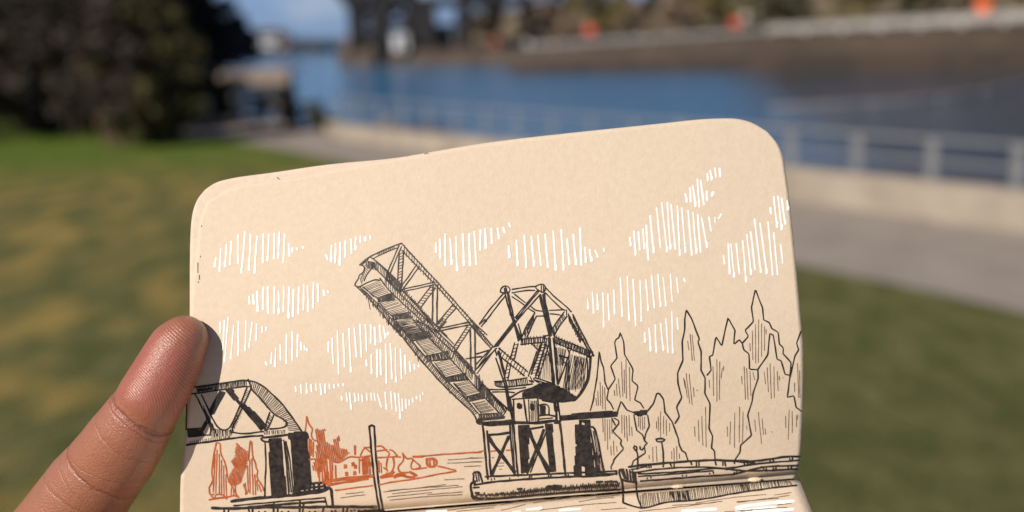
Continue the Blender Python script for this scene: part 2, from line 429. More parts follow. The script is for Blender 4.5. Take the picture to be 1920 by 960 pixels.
# ================================================================== LEFT BANK OBJECTS
# low timber landing stage
tp = empty('timber_landing', (P(400, 226).x, P(400, 226).y, 0)); tag(tp, 'weathered timber landing with plank sides standing by the water right of the shrubs', 'platform')
dd = P(400, 226).y
x0 = 0; x1 = PD(548, 226, dd).x - P(400, 226).x; zt = PD(470, 134, dd).z; zl = PD(470, 158, dd).z
mb = MB(); mb.box(((x0 + x1) / 2, .9, zt - .03), (x1 - x0 + .1, 2.2, .06)); mb.build('deck', M_wood, tp)
mb = MB(); mb.box(((x0 + x1) / 2, -.24, (zt + zl) / 2 - .02), (x1 - x0 + .1, .06, zt - zl)); mb.build('fascia', M_wood, tp)
for k in range(4):
    z = zl - .12 - k * .19
    if z < .08: break
    mb = MB(); mb.box(((x0 + x1) / 2 - .12, -.02, z), (x1 - x0 - .35, .04, .15)); mb.build('plank', M_wood, tp)
for k in range(4):
    mb = MB(); mb.box((x0 + (x1 - x0) * k / 3, .05, zt / 2 - .05), (.14, .14, zt - .10)); mb.build('post', M_dwood, tp)
mb = MB(); mb.box((x1 - .18, .25, zt / 2 - .12), (.5, .12, zt - .3)); mb.build('end_panel', M_dwood, tp)
# litter bin and bench
def bench(px, py):
    p = P(px, py); b = empty('bench', (p.x, p.y, 0.0), (0, 0, 0.25)); tag(b, 'dark slatted park bench on the path between the timber landing and the water', 'bench')
    for x in (-.45, .45):
        mb = MB(); mb.bar((x, .22, 0), (x, .28, .88), .06, .06); mb.bar((x, -.22, 0), (x, -.22, .44), .06, .06); mb.bar((x, -.25, .43), (x, .25, .43), .06, .05); mb.build('leg', M_dwood, b)
    mb = MB()
    for k in range(4): mb.box((0, -.2 + k * .13, .475), (1.1, .11, .035))
    mb.build('seat', M_dwood, b)
    mb = MB()
    for k in range(3): mb.box((0, .225 + k * .012, .6 + k * .13), (1.1, .03, .1))
    mb.build('backrest', M_dwood, b)
bench(520, 246)
p = P(592, 243); b = empty('litter_bin', (p.x, p.y, 0)); tag(b, 'dark round litter bin on the path at the left end of the kerb wall', 'bin')
hb = PD(592, 188, p.y).z
mb = MB(); mb.tube([(0, 0, .02), (0, 0, .1), (0, 0, hb - .12)], [.17, .19, .20], 18); mb.build('body', M_dwood, b, False)
mb = MB(); mb.tube([(0, 0, hb - .118), (0, 0, hb - .06), (0, 0, hb)], [.215, .21, .08], 18); mb.build('lid', M_dwood, b)
for (px, py, r, lab) in ((545, 240, .42, 'low green bush beside the bench at the foot of the timber landing'), (610, 250, .3, 'small dark clump of weeds against the end of the kerb wall')):
    p = P(px, py); plant('bush', (p.x, p.y, 0), r, r * 1.5, .05, 2500, .05, 20, M_ol, M_bark, lab, 'bush', stems=4, tr=.015)
p = P(728, 236, top_z * .8); bm = bmesh.new(); bmesh.ops.create_icosphere(bm, subdivisions=3, radius=.14)
for v in bm.verts: v.co *= 1 + .18 * math.sin(v.co.x * 31 + v.co.y * 17) * math.cos(v.co.z * 23); v.co.z *= .75
me = bpy.data.meshes.new('boulder'); bm.to_mesh(me); bm.free(); me.materials.append(M_conc)
o = bpy.data.objects.new('boulder', me); COL.objects.link(o); o.location = (p.x, p.y + .0, top_z * .8 + .07)
tag(o, 'pale rounded stone lying on top of the kerb wall', 'stone')

# ================================================================== FAR SIDE
# distant shore
def hill(name, px0, px1, d, tops, m):
    V = []; n = 40; Fc = []
    for i in range(n + 1):
        px = px0 + (px1 - px0) * i / n
        zt = PD(px, float(np.interp(px, [a for a, b in tops], [b for a, b in tops])) , d).z + 0.25 * math.sin(i * 1.7)
        x = PD(px, 80, d).x
        for k, (dy, f) in enumerate(((0, 0), (4, .5), (12, .85), (30, 1), (90, .9), (160, 0))):
            V.append((x * (1 + dy / d * 0.5), d + dy, WZ - .3 + (zt - WZ + .3) * f))
    for i in range(n):
        for k in range(5): a = i * 6 + k; Fc.append((a, a + 6, a + 7, a + 1))
    o = mk(name, V, Fc, m, smooth=True); tag(o, kind='structure'); return o
M_farland = mat('far_woodland', (0.030, 0.036, 0.040), 0.95, 0.1, 0.05, (0.065, 0.062, 0.052))
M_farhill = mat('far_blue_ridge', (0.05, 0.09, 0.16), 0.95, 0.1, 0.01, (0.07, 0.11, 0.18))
hill('hills', 200, 600, 330, [(200, 40), (400, 62), (450, 72), (500, 79), (570, 81), (600, 86)], M_farland)
hill('distant_ridge', 380, 1000, 1500, [(380, 68), (600, 71), (650, 71), (1000, 60)], M_farhill)
for px, py, w, hgt, lab, mw in ((448, 76, 6, 4, 'pale house on the distant shore, nearest the dark trees', M_white), (506, 79, 6.5, 4, 'whitish waterfront house on the distant shore under the open sky', M_white), (532, 82, 4, 2.6, 'small house with a pinkish wall at the end of the distant shore', mat('pink_render', (.6, .42, .38), .8, .2))):
    d = 322; q = PD(px, py + 6, d); hs = empty('house', (q.x, d, q.z)); tag(hs, lab, 'house', 'houses on the distant shore')
    mb = MB(); mb.box((0, 0, hgt * .3), (w, 7, hgt * .6 + 1)); mb.build('wall', mw, hs)
    mb = MB(); hz = hgt * .6 + .5
    mb.add([(-w / 2 - .5, -4, hz), (w / 2 + .5, -4, hz), (w / 2 + .5, 4, hz), (-w / 2 - .5, 4, hz), (-w / 2 - .5, 0, hz + 2.2), (w / 2 + .5, 0, hz + 2.2)], [(0, 1, 5, 4), (2, 3, 4, 5), (0, 4, 3), (1, 2, 5), (3, 2, 1, 0)]); mb.build('roof', M_oldc, hs)
    for k in (-1, 0, 1):
        mb = MB(); mb.box((k * w * .28, -3.53, hgt * .3), (1.2, .08, 1.3)); mb.build('window', M_steel, hs)

def wat(px, py): return P(px, py, WZ)
# breakwater under the bridge
a = wat(632, 123); b_ = wat(1010, 123); zt1 = PD(700, 97, (a.y + b_.y) / 2).z
mb = MB(); mb.prism([(a.x, a.y), (b_.x, b_.y), (b_.x + 2, b_.y + 12), (a.x + 1, a.y + 12)], WZ - 2.5, zt1)
o = mb.build('breakwater', M_oldc); bevel(o, .15); tag(o, 'low brown concrete breakwater carrying the foot of the railway bridge', 'pier')
# main lock wall
WP = [(955, 139, 96), (1240, 137, 79), (1440, 135, 66), (1920, 130, 46), (2150, 128, 36)]
fr = [wat(x, y - 0) for x, y, t in WP]; tz = [PD(x, t, f.y).z for (x, y, t), f in zip(WP, fr)]
V = []; Fc = []
for f, z in zip(fr, tz):
    V += [(f.x, f.y, WZ - 2.5), (f.x, f.y, z), (f.x + 1, f.y + 3.0, z), (f.x + 1, f.y + 3.0, WZ - 2.5)]
for i in range(len(fr) - 1):
    a4 = i * 4
    for k in range(4): Fc.append((a4 + k, a4 + 4 + k, a4 + 4 + (k + 1) % 4, a4 + (k + 1) % 4))
Fc += [(0, 1, 2, 3), (16, 19, 18, 17)]
o = mk('lock_wall', V, Fc, M_oldc); tag(o, 'long brown weathered concrete lock wall across the canal', 'wall')
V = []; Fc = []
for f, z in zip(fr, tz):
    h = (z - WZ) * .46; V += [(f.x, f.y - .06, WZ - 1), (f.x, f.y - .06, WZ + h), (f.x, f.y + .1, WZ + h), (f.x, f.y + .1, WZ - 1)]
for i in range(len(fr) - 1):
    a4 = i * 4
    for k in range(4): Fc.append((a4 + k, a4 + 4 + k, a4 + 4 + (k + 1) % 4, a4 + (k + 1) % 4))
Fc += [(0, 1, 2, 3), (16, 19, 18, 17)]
o2 = mk('tide_reflection_band', V, Fc, M_wet, o)  # wet tidal stain, carried lower to paint in the wall's dark reflection
# timber kerb along the top, in lengths with gaps
def lerp_wall(t):
    n = len(fr) - 1; i = min(int(t * n), n - 1); u = t * n - i
    return fr[i].lerp(fr[i + 1], u), tz[i] + (tz[i + 1] - tz[i]) * u
N = 26
for k in range(N):
    p0, z0 = lerp_wall((k + .08) / N); p1, z1 = lerp_wall((k + .92) / N)
    mb = MB(); mb.bar((p0.x, p0.y + .25, z0 + .14), (p1.x, p1.y + .25, z1 + .14), .35, .26)
    mb.build('kerb_beam', M_dwood, o)
# walkway surface, and pale parapet on the right half
V = []; Fc = []
for i, (f, z) in enumerate(zip(fr, tz)): V += [(f.x + 1, f.y + 3.0, z + .004), (f.x + 3, f.y + 52.0, z + .004 + .3)]
for i in range(len(fr) - 1): a2 = i * 2; Fc.append((a2, a2 + 2, a2 + 3, a2 + 1))
tag(mk('walkway', V, Fc, M_pale), kind='structure')
par = empty('parapet_fence', (0, 0, 0)); tag(par, 'pale grey post and panel fence along the lock wall, right of the middle', 'fence')
pts = []
for k in range(15):
    t = .5 + .48 * k / 14; p0, z0 = lerp_wall(t); pts.append((p0 + Vector((0.2, 1.6, 0)), z0, t))
for k in range(14):
    (p0, z0, t0), (p1, z1, t1) = pts[k], pts[k + 1]
    hh = 0.75 + .55 * (t0 - .5) / .5
    mb = MB()
    for j in range(3): mb.bar((p0.x, p0.y, z0 + hh * (.22 + .32 * j)), (p1.x, p1.y, z1 + hh * (.22 + .32 * j)), .06, hh * .24)
    mb.build('panel', M_pale, par)
    mb = MB(); mb.box((p0.x, p0.y, z0 + hh * .55), (.2, .2, hh * 1.1)); mb.build('post', M_pale, par)
ral = empty('lock_railing', (0, 0, 0)); tag(ral, 'thin dark pipe railing on the lock wall left of the pale fence', 'railing')
prev = None
for k in range(22):
    t = .02 + .47 * k / 21; p0, z0 = lerp_wall(t); p0 = p0 + Vector((.1, .9, 0))
    mb = MB(); mb.tube([(p0.x, p0.y, z0), (p0.x, p0.y, z0 + 1.0)], .05, 6); mb.build('post', M_dwood, ral)
    if prev:
        for hz in (.55, 1.0):
            mb = MB(); mb.tube([(prev[0].x, prev[0].y, prev[1] + hz), (p0.x, p0.y, z0 + hz)], .035, 6); mb.build('rail', M_dwood, ral)
    prev = (p0, z0)
# red and white markers
def marker(px, py, d, r, m, lab, kind='disc'):
    c = PD(px, py, d); t = 0; 
    q, z0 = min((lerp_wall(k / 200) for k in range(201)), key=lambda w: abs(w[0].x - c.x * w[0].y / c.y))
    if px < 950: z0 = zt1
    e = empty('marker_sign', (c.x, c.y, z0)); tag(e, lab, 'sign')
    mb = MB(); mb.tube([(0, 0, 0), (0, 0, max(.3, c.z - z0))], .07, 8); mb.build('post', M_galv, e)
    mb = MB(); hz = c.z - z0; mb.tube([(0, -.16, hz), (0, -.10, hz)], r, 24); mb.build('board', m, e)
    return e
marker(1105, 57, 118, .60, M_red, 'round red marker on a post on the lock wall, near the middle of the picture')
marker(928, 80, 128, .34, M_red, 'small dull red marker beside the foot of the railway bridge')
marker(988, 80, 124, .40, M_pale, 'small whitish marker between the red ones on the far wall')
marker(1378, 44, 108, .55, M_red, 'red round marker at the left end of the pale fence')
marker(1396, 30, 110, .42, M_pale, 'white round marker right behind the red one at the end of the pale fence')
marker(1842, 11, 93, .70, M_orange, 'bright orange-red round marker above the pale fence at the far right')

# land behind the walls
def bankgrid():
    V = []; Fc = []; n = 30
    for i in range(n + 1):
        px = 640 + (2200 - 640) * i / n
        d0 = 150 if px < 960 else 132 - (px - 960) / 1240 * 40
        g = float(np.interp(px, [640, 960, 1240, 1440, 1920, 2200], [96, 92, 76, 62, 40, 30]))
        for k, (dy, up) in enumerate(((0, 0), (14, 6), (40, 45), (90, 70), (200, 75))):
            q = PD(px, g - up * (0.35 if px < 900 else 1), d0 + dy); V.append((q.x, q.y, q.z - (0 if k else 1.5)))
    for i in range(n):
        for k in range(4): a = i * 5 + k; Fc.append((a, a + 5, a + 6, a + 1))
    return V, Fc
M_slope = mat('brown_hillside', (0.15, 0.115, 0.08), 0.95, 0.1, 0.12, (0.23, 0.185, 0.12))
tag(mk('hillside', *bankgrid(), M_slope, smooth=True), kind='structure')
TR = [ # px, ground y, depth, radius, height, material, label
 (905, 90, 158, 4.5, 10, M_hbr, 'bare brown tree right behind the railway bridge pier'),
 (985, 88, 150, 1.7, 11, M_hev, 'narrow dark evergreen on the far bank right of the bridge'),
 (1040, 84, 146, 4.6, 10, M_hbr, 'brown leafless tree between the narrow evergreen and the red marker'),
 (1130, 82, 142, 5.0, 11, M_hol, 'olive brown tree behind the middle red marker'),
 (1215, 76, 138, 4.0, 11, M_hbr, 'broad brown leafless tree in the middle of the far bank'),
 (1290, 74, 134, 4.2, 8, M_hbr, 'rusty brown tree below the bright gap on the far bank'),
 (1350, 68, 132, 3.6, 9, M_hol, 'yellow-olive tree left of the paired markers'),
 (1425, 62, 128, 2.2, 12, M_hev, 'dark conifer where the pale fence begins'),
 (1500, 58, 124, 4.6, 13, M_hev, 'dark spreading evergreen over the left part of the pale fence'),
 (1590, 54, 122, 5.0, 13, M_hol, 'olive tree behind the pale fence'),
 (1680, 50, 118, 4.8, 14, M_hev, 'large dark evergreen behind the middle of the pale fence'),
 (1780, 46, 114, 5.0, 13, M_hbr, 'brown tree left of the orange-red marker'),
 (1870, 42, 110, 5.2, 14, M_hol, 'tall olive tree behind the orange-red marker'),
 (1960, 40, 108, 5.0, 15, M_hev, 'tall dark evergreen cut by the right edge of the picture'),
]
for px, gy, d, r, h, m1, lab in TR:
    q = PD(px, gy, d); con = (m1 is M_hev and r < 3)
    plant('tree', (q.x, q.y, q.z - .5), r, h, 0.6, 5000, 0.38, 45, m1, M_bark, lab, 'tree', 'trees on the far bank', conical=con, tr=.22)

# railway bridge: raised bascule leaf, lattice tower, masonry piers
bd = 141.0
gz = zt1
bo = PD(720, 95, bd); br = empty('railway_bridge', (bo.x, bd, gz)); tag(br, 'black steel lattice railway bridge standing on the breakwater across the canal', 'bridge')
def bx(px): return PD(px, 90, bd).x - bo.x
def bz(py): return PD(760, py, bd).z - gz
legs = [664, 712, 772]
for k, px in enumerate(legs):
    mb = MB(); mb.bar((bx(px), 0, 0), (bx(px + 4), 0, bz(-260)), 1.1, 1.1); mb.build('tower_leg', M_steel, br)
    mb = MB(); mb.bar((bx(px), 6, 0), (bx(px + 4), 6, bz(-260)), 1.1, 1.1); mb.build('tower_leg', M_steel, br)
mb = MB()
for lo, hi in ((94, 42), (42, -10), (-10, -80), (-80, -160), (-160, -240)):
    for a_, b2 in ((664, 712), (712, 772)):
        for yy in (0, 6):
            mb.bar((bx(a_), yy, bz(lo)), (bx(b2), yy, bz(hi)), .75, .6); mb.bar((bx(b2), yy, bz(lo)), (bx(a_), yy, bz(hi)), .75, .6)
            mb.bar((bx(a_), yy, bz(hi)), (bx(b2), yy, bz(hi)), .8, .8)
    mb.bar((bx(664), 0, bz(hi)), (bx(664), 6, bz(hi)), .45); mb.bar((bx(772), 0, bz(hi)), (bx(772), 6, bz(hi)), .45)
mb.build('bracing', M_steel, br)
mb = MB(); mb.box(((bx(735) + bx(1000)) / 2, 3, bz(4)), (bx(1000) - bx(735), 6, 1.3)); mb.build('deck_girder', M_steel, br)
for px, w_ in ((800, 2.0), (872, 1.5)):
    mb = MB(); z1 = bz(4) - .65
    mb.add([(bx(px) - w_ / 2 - .3, -1, 0), (bx(px) + w_ / 2 + .3, -1, 0), (bx(px) + w_ / 2 + .3, 7, 0), (bx(px) - w_ / 2 - .3, 7, 0), (bx(px) - w_ / 2, -.6, z1), (bx(px) + w_ / 2, -.6, z1), (bx(px) + w_ / 2, 6.6, z1), (bx(px) - w_ / 2, 6.6, z1)], [(3, 2, 1, 0), (4, 5, 6, 7), (0, 1, 5, 4), (1, 2, 6, 5), (2, 3, 7, 6), (3, 0, 4, 7)])
    mb.build('pier', M_steel, br)
# leaf raised to the upper left
mb = MB(); A0 = Vector((bx(668), 0, bz(20))); A1 = Vector((bx(380), 0, bz(-420))); off = Vector((2.6, 0, 3.0))
for yy in (0, 6):
    o_ = Vector((0, yy, 0)); mb.bar(A0 + o_, A1 + o_, .9, .9); mb.bar(A0 + off + o_, A1 + off + o_, .7, .7)
    for k in range(9):
        p0 = A0.lerp(A1, k / 9) + o_; p1 = A0.lerp(A1, (k + 1) / 9) + o_
        mb.bar(p0, p0 + off, .4); mb.bar(p0 + off, p1, .4)
for k in range(19):
    p0 = A0.lerp(A1, k / 18); mb.bar(p0, p0 + Vector((0, 6, 0)), .5, .6)
mb.build('raised_leaf', M_steel, br)
mb = MB(); mb.box((bx(815), 3, bz(-190)), (5, 5.5, 7)); mb.build('counterweight', M_oldc, br)
# work hut under the deck of the bridge
q = PD(752, 92, bd - 3); hs = empty('hut', (q.x, bd - 3, gz)); tag(hs, 'small white hut standing at the foot of the bridge tower', 'hut')
mb = MB(); mb.box((0, 0, 1.1), (1.9, 1.6, 2.2)); mb.build('wall', M_white, hs)
mb = MB(); mb.box((0, 0, 2.27), (2.2, 1.9, .12)); mb.build('roof', M_galv, hs)
mb = MB(); mb.box((.3, -.82, .95), (.7, .05, 1.8)); mb.build('door', M_oldc, hs)
q = PD(832, 90, bd + 9); hs = empty('hut', (q.x, bd + 9, gz)); tag(hs, 'pale grey shed seen between the two dark bridge piers', 'shed')
mb = MB(); mb.box((0, 0, 1.3), (2.6, 2, 2.6)); mb.build('wall', M_pale, hs)
mb = MB(); mb.add([(-1.5, -1.2, 2.6), (1.5, -1.2, 2.6), (1.5, 1.2, 2.6), (-1.5, 1.2, 2.6), (-1.5, 0, 3.4), (1.5, 0, 3.4)], [(0, 1, 5, 4), (2, 3, 4, 5), (0, 4, 3), (1, 2, 5), (3, 2, 1, 0)]); mb.build('roof', M_oldc, hs)

M_boom = mat('grey_float', (.15, .15, .16), .6, .3, 2, (.21, .20, .21))
# floating boom on the right
BP = [(1440, 203), (1560, 199), (1680, 193), (1780, 184), (1860, 172), (1915, 158), (1990, 135)]
pp = [wat(x, y) for x, y in BP]; LL = [0]
for a, b in zip(pp, pp[1:]): LL.append(LL[-1] + (b - a).length)
fb = empty('floating_boom', (0, 0, 0)); tag(fb, 'curved line of pale floats on the dark water at the right', 'boom')
n = int(LL[-1] / 4.5)
def onb(s):
    for i in range(len(pp) - 1):
        if s <= LL[i + 1] + 1e-6: return pp[i].lerp(pp[i + 1], (s - LL[i]) / (LL[i + 1] - LL[i]))
    return pp[-1]
for k in range(n):
    a = onb(LL[-1] * (k + .01) / n); b = onb(LL[-1] * (k + .99) / n); t = (b - a) * .06
    mb = MB(); z = Vector((0, 0, .03)); mb.tube([a + z, a + t * .3 + z, b - t * .3 + z, b + z], [.10, .14, .14, .10], 10); mb.build('float', M_boom, fb, True)
# ================================================================== SKETCHBOOK
def nrm(v): return v / np.linalg.norm(v)
P0 = np.array([0, -0.010, -0.2375])
NC = nrm(np.array([-0.035, 0.15, 1.0]))
UC = nrm(np.cross(np.array([0, 1.0, 0]), NC)); VC = np.cross(NC, UC)
def cray(px):
    px = np.atleast_2d(np.asarray(px, float))
    return np.stack([(px[:, 0] - 960) / F, -(px[:, 1] - 480) / F, -np.ones(len(px))], 1)
def flat_uv(px):
    d = cray(px); t = (P0 @ NC) / (d @ NC); p = d * t[:, None] - P0
    return p @ UC, p @ VC
GUT = np.array([(337, 988), (700, 957.5), (880, 942.5), (1040, 929), (1220, 915), (1492, 894.5)], float)
gu, gv = flat_uv(GUT)
gfit = np.polyfit(gu, gv, 2)
def hfun(u, v):
    w = v - np.polyval(gfit, u)
    wp = np.maximum(w, -0.0012)
    return (-0.62 * (u + 0.035) ** 2 + 0.50 * (w - 0.0075 * np.log1p(np.exp((w - 0.029) / 0.0075)) - 0.029) - 0.0006 * np.exp(-wp / 0.0008)
            - 0.35 * np.maximum(w - 0.05, 0) ** 2 + 0.00012 * np.sin(u * 90 + 1) * np.sin(w * 70))
def upper(px, lift=0.0):
    d = cray(px); t = np.full(len(d), (P0 @ NC)) / (d @ NC)
    for _ in range(14):
        p = d * t[:, None] - P0; h = hfun(p @ UC, p @ VC)
        t = 0.5 * t + 0.5 * ((P0 @ NC) + h) / (d @ NC)
    p = d * t[:, None]
    q = p - P0; u = q @ UC; v = q @ VC; e = 1e-5
    hu = (hfun(u + e, v) - hfun(u - e, v)) / (2 * e); hv = (hfun(u, v + e) - hfun(u, v - e)) / (2 * e)
    N = NC[None] - UC[None] * hu[:, None] - VC[None] * hv[:, None]
    N /= np.linalg.norm(N, axis=1)[:, None]
    return p + N * np.asarray(lift).reshape(-1, 1) if np.ndim(lift) else p + N * lift
# lower page: a plane from the gutter towards the viewer and down
GL = upper([(337, 987)])[0] + np.array([0, 0, .0030]); GR = upper([(1492, 894)])[0] + np.array([0, 0, .0030])
DL = nrm(np.array([0.0, -0.47, 0.88])); EX = nrm(GR - GL); DL = nrm(DL - EX * (DL @ EX) * 0.35)
NL = nrm(np.cross(EX, DL)); NL = NL if NL[1] > 0 else -NL
def lower(px, lift=0.0):
    d = cray(px); t = (GL @ NL) / (d @ NL)
    return d * t[:, None] + NL * lift
def to_world(p):
    return np.asarray(p) @ CMN.T + np.array([0, 0, H])
book = empty('sketchbook', tuple(to_world([GL * .5 + GR * .5])[0]))
tag(book, 'open cream sketchbook with an ink drawing of a raised bascule bridge', 'sketchbook')
BI = Matrix.Translation(-book.location)
def bmk(name, cam_pts, Fc, m, parent=book, smooth=True):
    return mk(name, to_world(cam_pts), Fc, m, parent, smooth, BI)

def paper_mat(name, col, col2):
    m = bpy.data.materials.new(name); m.use_nodes = True
    n = m.node_tree; b = n.nodes['Principled BSDF']; L = n.links.new
    b.inputs['Roughness'].default_value = 0.75; b.inputs['Specular IOR Level'].default_value = 0.25
    tc = n.nodes.new('ShaderNodeTexCoord')
    t = n.nodes.new('ShaderNodeTexNoise'); t.inputs['Scale'].default_value = 700; t.inputs['Detail'].default_value = 5
    L(tc.outputs['Object'], t.inputs['Vector'])
    r = n.nodes.new('ShaderNodeValToRGB'); r.color_ramp.elements[0].position = .3; r.color_ramp.elements[1].position = .7
    r.color_ramp.elements[0].color = (*col, 1); r.color_ramp.elements[1].color = (*col2, 1)
    L(t.outputs['Fac'], r.inputs[0]); L(r.outputs[0], b.inputs['Base Color'])
    t2 = n.nodes.new('ShaderNodeTexNoise'); t2.inputs['Scale'].default_value = 1500; t2.inputs['Detail'].default_value = 4
    L(tc.outputs['Object'], t2.inputs['Vector'])
    bp = n.nodes.new('ShaderNodeBump'); bp.inputs['Strength'].default_value = 0.75; bp.inputs['Distance'].default_value = 0.00010
    L(t2.outputs['Fac'], bp.inputs['Height'])
    t3 = n.nodes.new('ShaderNodeTexNoise'); t3.inputs['Scale'].default_value = 60; t3.inputs['Detail'].default_value = 2
    L(tc.outputs['Object'], t3.inputs['Vector'])
    b2 = n.nodes.new('ShaderNodeBump'); b2.inputs['Strength'].default_value = 0.35; b2.inputs['Distance'].default_value = 0.0006
    L(t3.outputs['Fac'], b2.inputs['Height']); L(bp.outputs[0], b2.inputs['Normal']); L(b2.outputs[0], b.inputs['Normal'])
    return m
M_paper = paper_mat('cream_paper', (0.665, 0.540, 0.412), (0.710, 0.580, 0.450))
M_paper2 = paper_mat('cream_paper_edge', (0.66, 0.53, 0.42), (0.72, 0.59, 0.47))
M_cover = mat('black_cover', (0.02, 0.02, 0.022), 0.5, 0.4, 200, (0.03, 0.03, 0.032), 0.3, 900)
M_spine = mat('brown_gutter_shade', (0.09, 0.045, 0.02), 0.7, 0.2, 600, (0.14, 0.07, 0.03))
M_thread = mat('linen_thread', (0.78, 0.60, 0.42), 0.8, 0.2, 900, (0.86, 0.70, 0.52), 0.6, 3000)

def resample(pl, n):
    pl = np.asarray(pl, float); s = np.r_[0, np.cumsum(np.linalg.norm(np.diff(pl, axis=0), axis=1))]
    t = np.linspace(0, s[-1], n); return np.stack([np.interp(t, s, pl[:, 0]), np.interp(t, s, pl[:, 1])], 1)
def smooth_pl(pl, it=2):
    pl = np.asarray(pl, float)
    for _ in range(it):                                   # Chaikin, ends kept
        q = pl[:-1] * .75 + pl[1:] * .25; r_ = pl[:-1] * .25 + pl[1:] * .75
        pl = np.vstack([pl[:1], np.stack([q, r_], 1).reshape(-1, 2)[0:], pl[-1:]])
    return pl
LEFT = [(337, 989), (337.5, 960), (338, 900), (343, 850), (350, 780), (354, 700), (355, 600), (355, 500), (356, 440), (358, 412), (362, 390), (370, 371), (384, 355)]
TOP = [(384, 355), (404, 341), (428, 335), (452, 330.5), (520, 322), (582, 312), (640, 305), (737, 297), (805, 285), (915, 266), (1056, 250), (1241, 231), (1311, 223), (1360, 221), (1385, 222), (1412, 229), (1439, 246)]
RIGHT = [(1492, 897), (1500, 872), (1505.5, 789), (1507.5, 706), (1506.5, 643), (1502, 600), (1491, 471), (1480, 362), (1473.5, 319), (1469.5, 292), (1459, 268), (1439, 246)]
BOT = [(x, y + 2) for x, y in GUT]
def coons(left, top, right, bot, nx, ny, soft=True):
    f = (lambda a: smooth_pl(a, 2)) if soft else (lambda a: np.asarray(a, float))
    l = resample(f(left), ny); r_ = resample(f(right), ny); t_ = resample(f(top), nx); b_ = resample(f(bot), nx)
    u = np.linspace(0, 1, nx)[None, :, None]; v = np.linspace(0, 1, ny)[:, None, None]
    return ((1 - u) * l[:, None] + u * r_[:, None] + (1 - v) * b_[None] + v * t_[None]
            - ((1 - u) * (1 - v) * l[0] + u * (1 - v) * r_[0] + (1 - u) * v * l[-1] + u * v * r_[-1])).reshape(-1, 2)
def gridF(nx, ny):
    return [(j * nx + i, j * nx + i + 1, (j + 1) * nx + i + 1, (j + 1) * nx + i) for j in range(ny - 1) for i in range(nx - 1)]
def solidify(o, th):
    m = o.modifiers.new('thick', 'SOLIDIFY'); m.thickness = th; m.offset = -1; return o
NX, NY = 150, 150
def dense_rows(g):                                        # more rows close to the gutter
    g = g.reshape(NY, NX, 2); t = np.linspace(0, 1, NY) ** 1.8 * (NY - 1)
    i = np.minimum(t.astype(int), NY - 2); f = (t - i)[:, None, None]
    return (g[i] * (1 - f) + g[i + 1] * f).reshape(-1, 2)
# block of pages: the true silhouette
g = dense_rows(coons(LEFT, TOP, RIGHT, BOT, NX, NY))
blk = solidify(bmk('page_block', upper(g, -0.00028), gridF(NX, NY), M_paper2), 0.0016)
# top sheet, cut a little short round the upper left corner
LEFT2 = [(338, 989), (338.5, 960), (339, 900), (344, 850), (351, 780), (355.3, 700), (357, 600), (360, 560), (374, 520), (382, 470), (383.5, 430), (388, 398), (397, 381)]
TOP2 = [(397, 381), (407, 368), (424, 357), (442, 350), (472, 343.5), (568, 331), (620, 319), (690, 306), (737, 298.5), (805, 286.3), (915, 267.3), (1056, 251.3), (1241, 232.3), (1311, 224.3), (1360, 222.3), (1385, 223.3), (1411, 230), (1438, 247)]
LEFT2 = [(338, 989), (338.5, 960), (339, 900), (344, 850), (351, 780), (355.3, 700), (357, 600), (357.5, 560), (362, 520), (369, 470), (372, 430), (378, 400), (391, 377)]
TOP2[0] = (391, 377)
RIGHT2 = [(x - 1.2, y) for x, y in RIGHT[:-1]] + [(1438, 247)]
g2 = dense_rows(coons(LEFT2, TOP2, RIGHT2, BOT, NX, NY))
page = solidify(bmk('upper_page', upper(g2), gridF(NX, NY), M_paper), 0.00014)
# back cover behind the upper pages
gc = coons([(x + 2, y) for x, y in LEFT], [(x, y + 2) for x, y in TOP], [(x - 2, y) for x, y in RIGHT], BOT, NX, NY)
solidify(bmk('cover', upper(gc, -0.0042), gridF(NX, NY), M_cover), 0.0011)
solidify(bmk('inner_pages', upper(coons([(x + 1, y) for x, y in LEFT], [(x, y + 1) for x, y in TOP], [(x - 1, y) for x, y in RIGHT], BOT, NX, NY), -0.0020), gridF(NX, NY), M_paper2), 0.0021)
# lower page
LEN = 0.086
rows = []
for j, s in enumerate(np.linspace(0, 1, 60)):
    for u in np.linspace(0, 1, 60):
        rc = 0.006; x = u
        p = GL + (GR - GL) * x + DL * (LEN * s + 0.0)
        p = p + NL * (0.0016 * (1 - math.exp(-s * LEN / .006)) - 0.0016)*0
        rows.append(p)
LF = gridF(60, 60)
if np.cross(EX, DL) @ NL < 0: LF = [tuple(reversed(f)) for f in LF]
lp = solidify(bmk('lower_page', np.array(rows), LF, M_paper), 0.00014)
lower_obj = lp
rows2 = [p - NL * 0.00035 for p in rows]
solidify(bmk('page_block', np.array(rows2), LF, M_paper2), 0.0030)
rows3 = [p - NL * 0.0036 for p in rows]
solidify(bmk('cover', np.array(rows3), LF, M_cover), 0.0011)
# spine strip, coloured dark brown to paint in the gutter's shade
sp_pts = []; 
for u in np.linspace(0, 1, 60):
    p = GL + (GR - GL) * u
    sp_pts += [p + np.array([0, .0010, -.0048]), p + np.array([0, -.0030, -.0040])]
solidify(bmk('spine', np.array(sp_pts), [(2 * i, 2 * i + 1, 2 * i + 3, 2 * i + 2) for i in range(59)], M_spine), 0.0012)
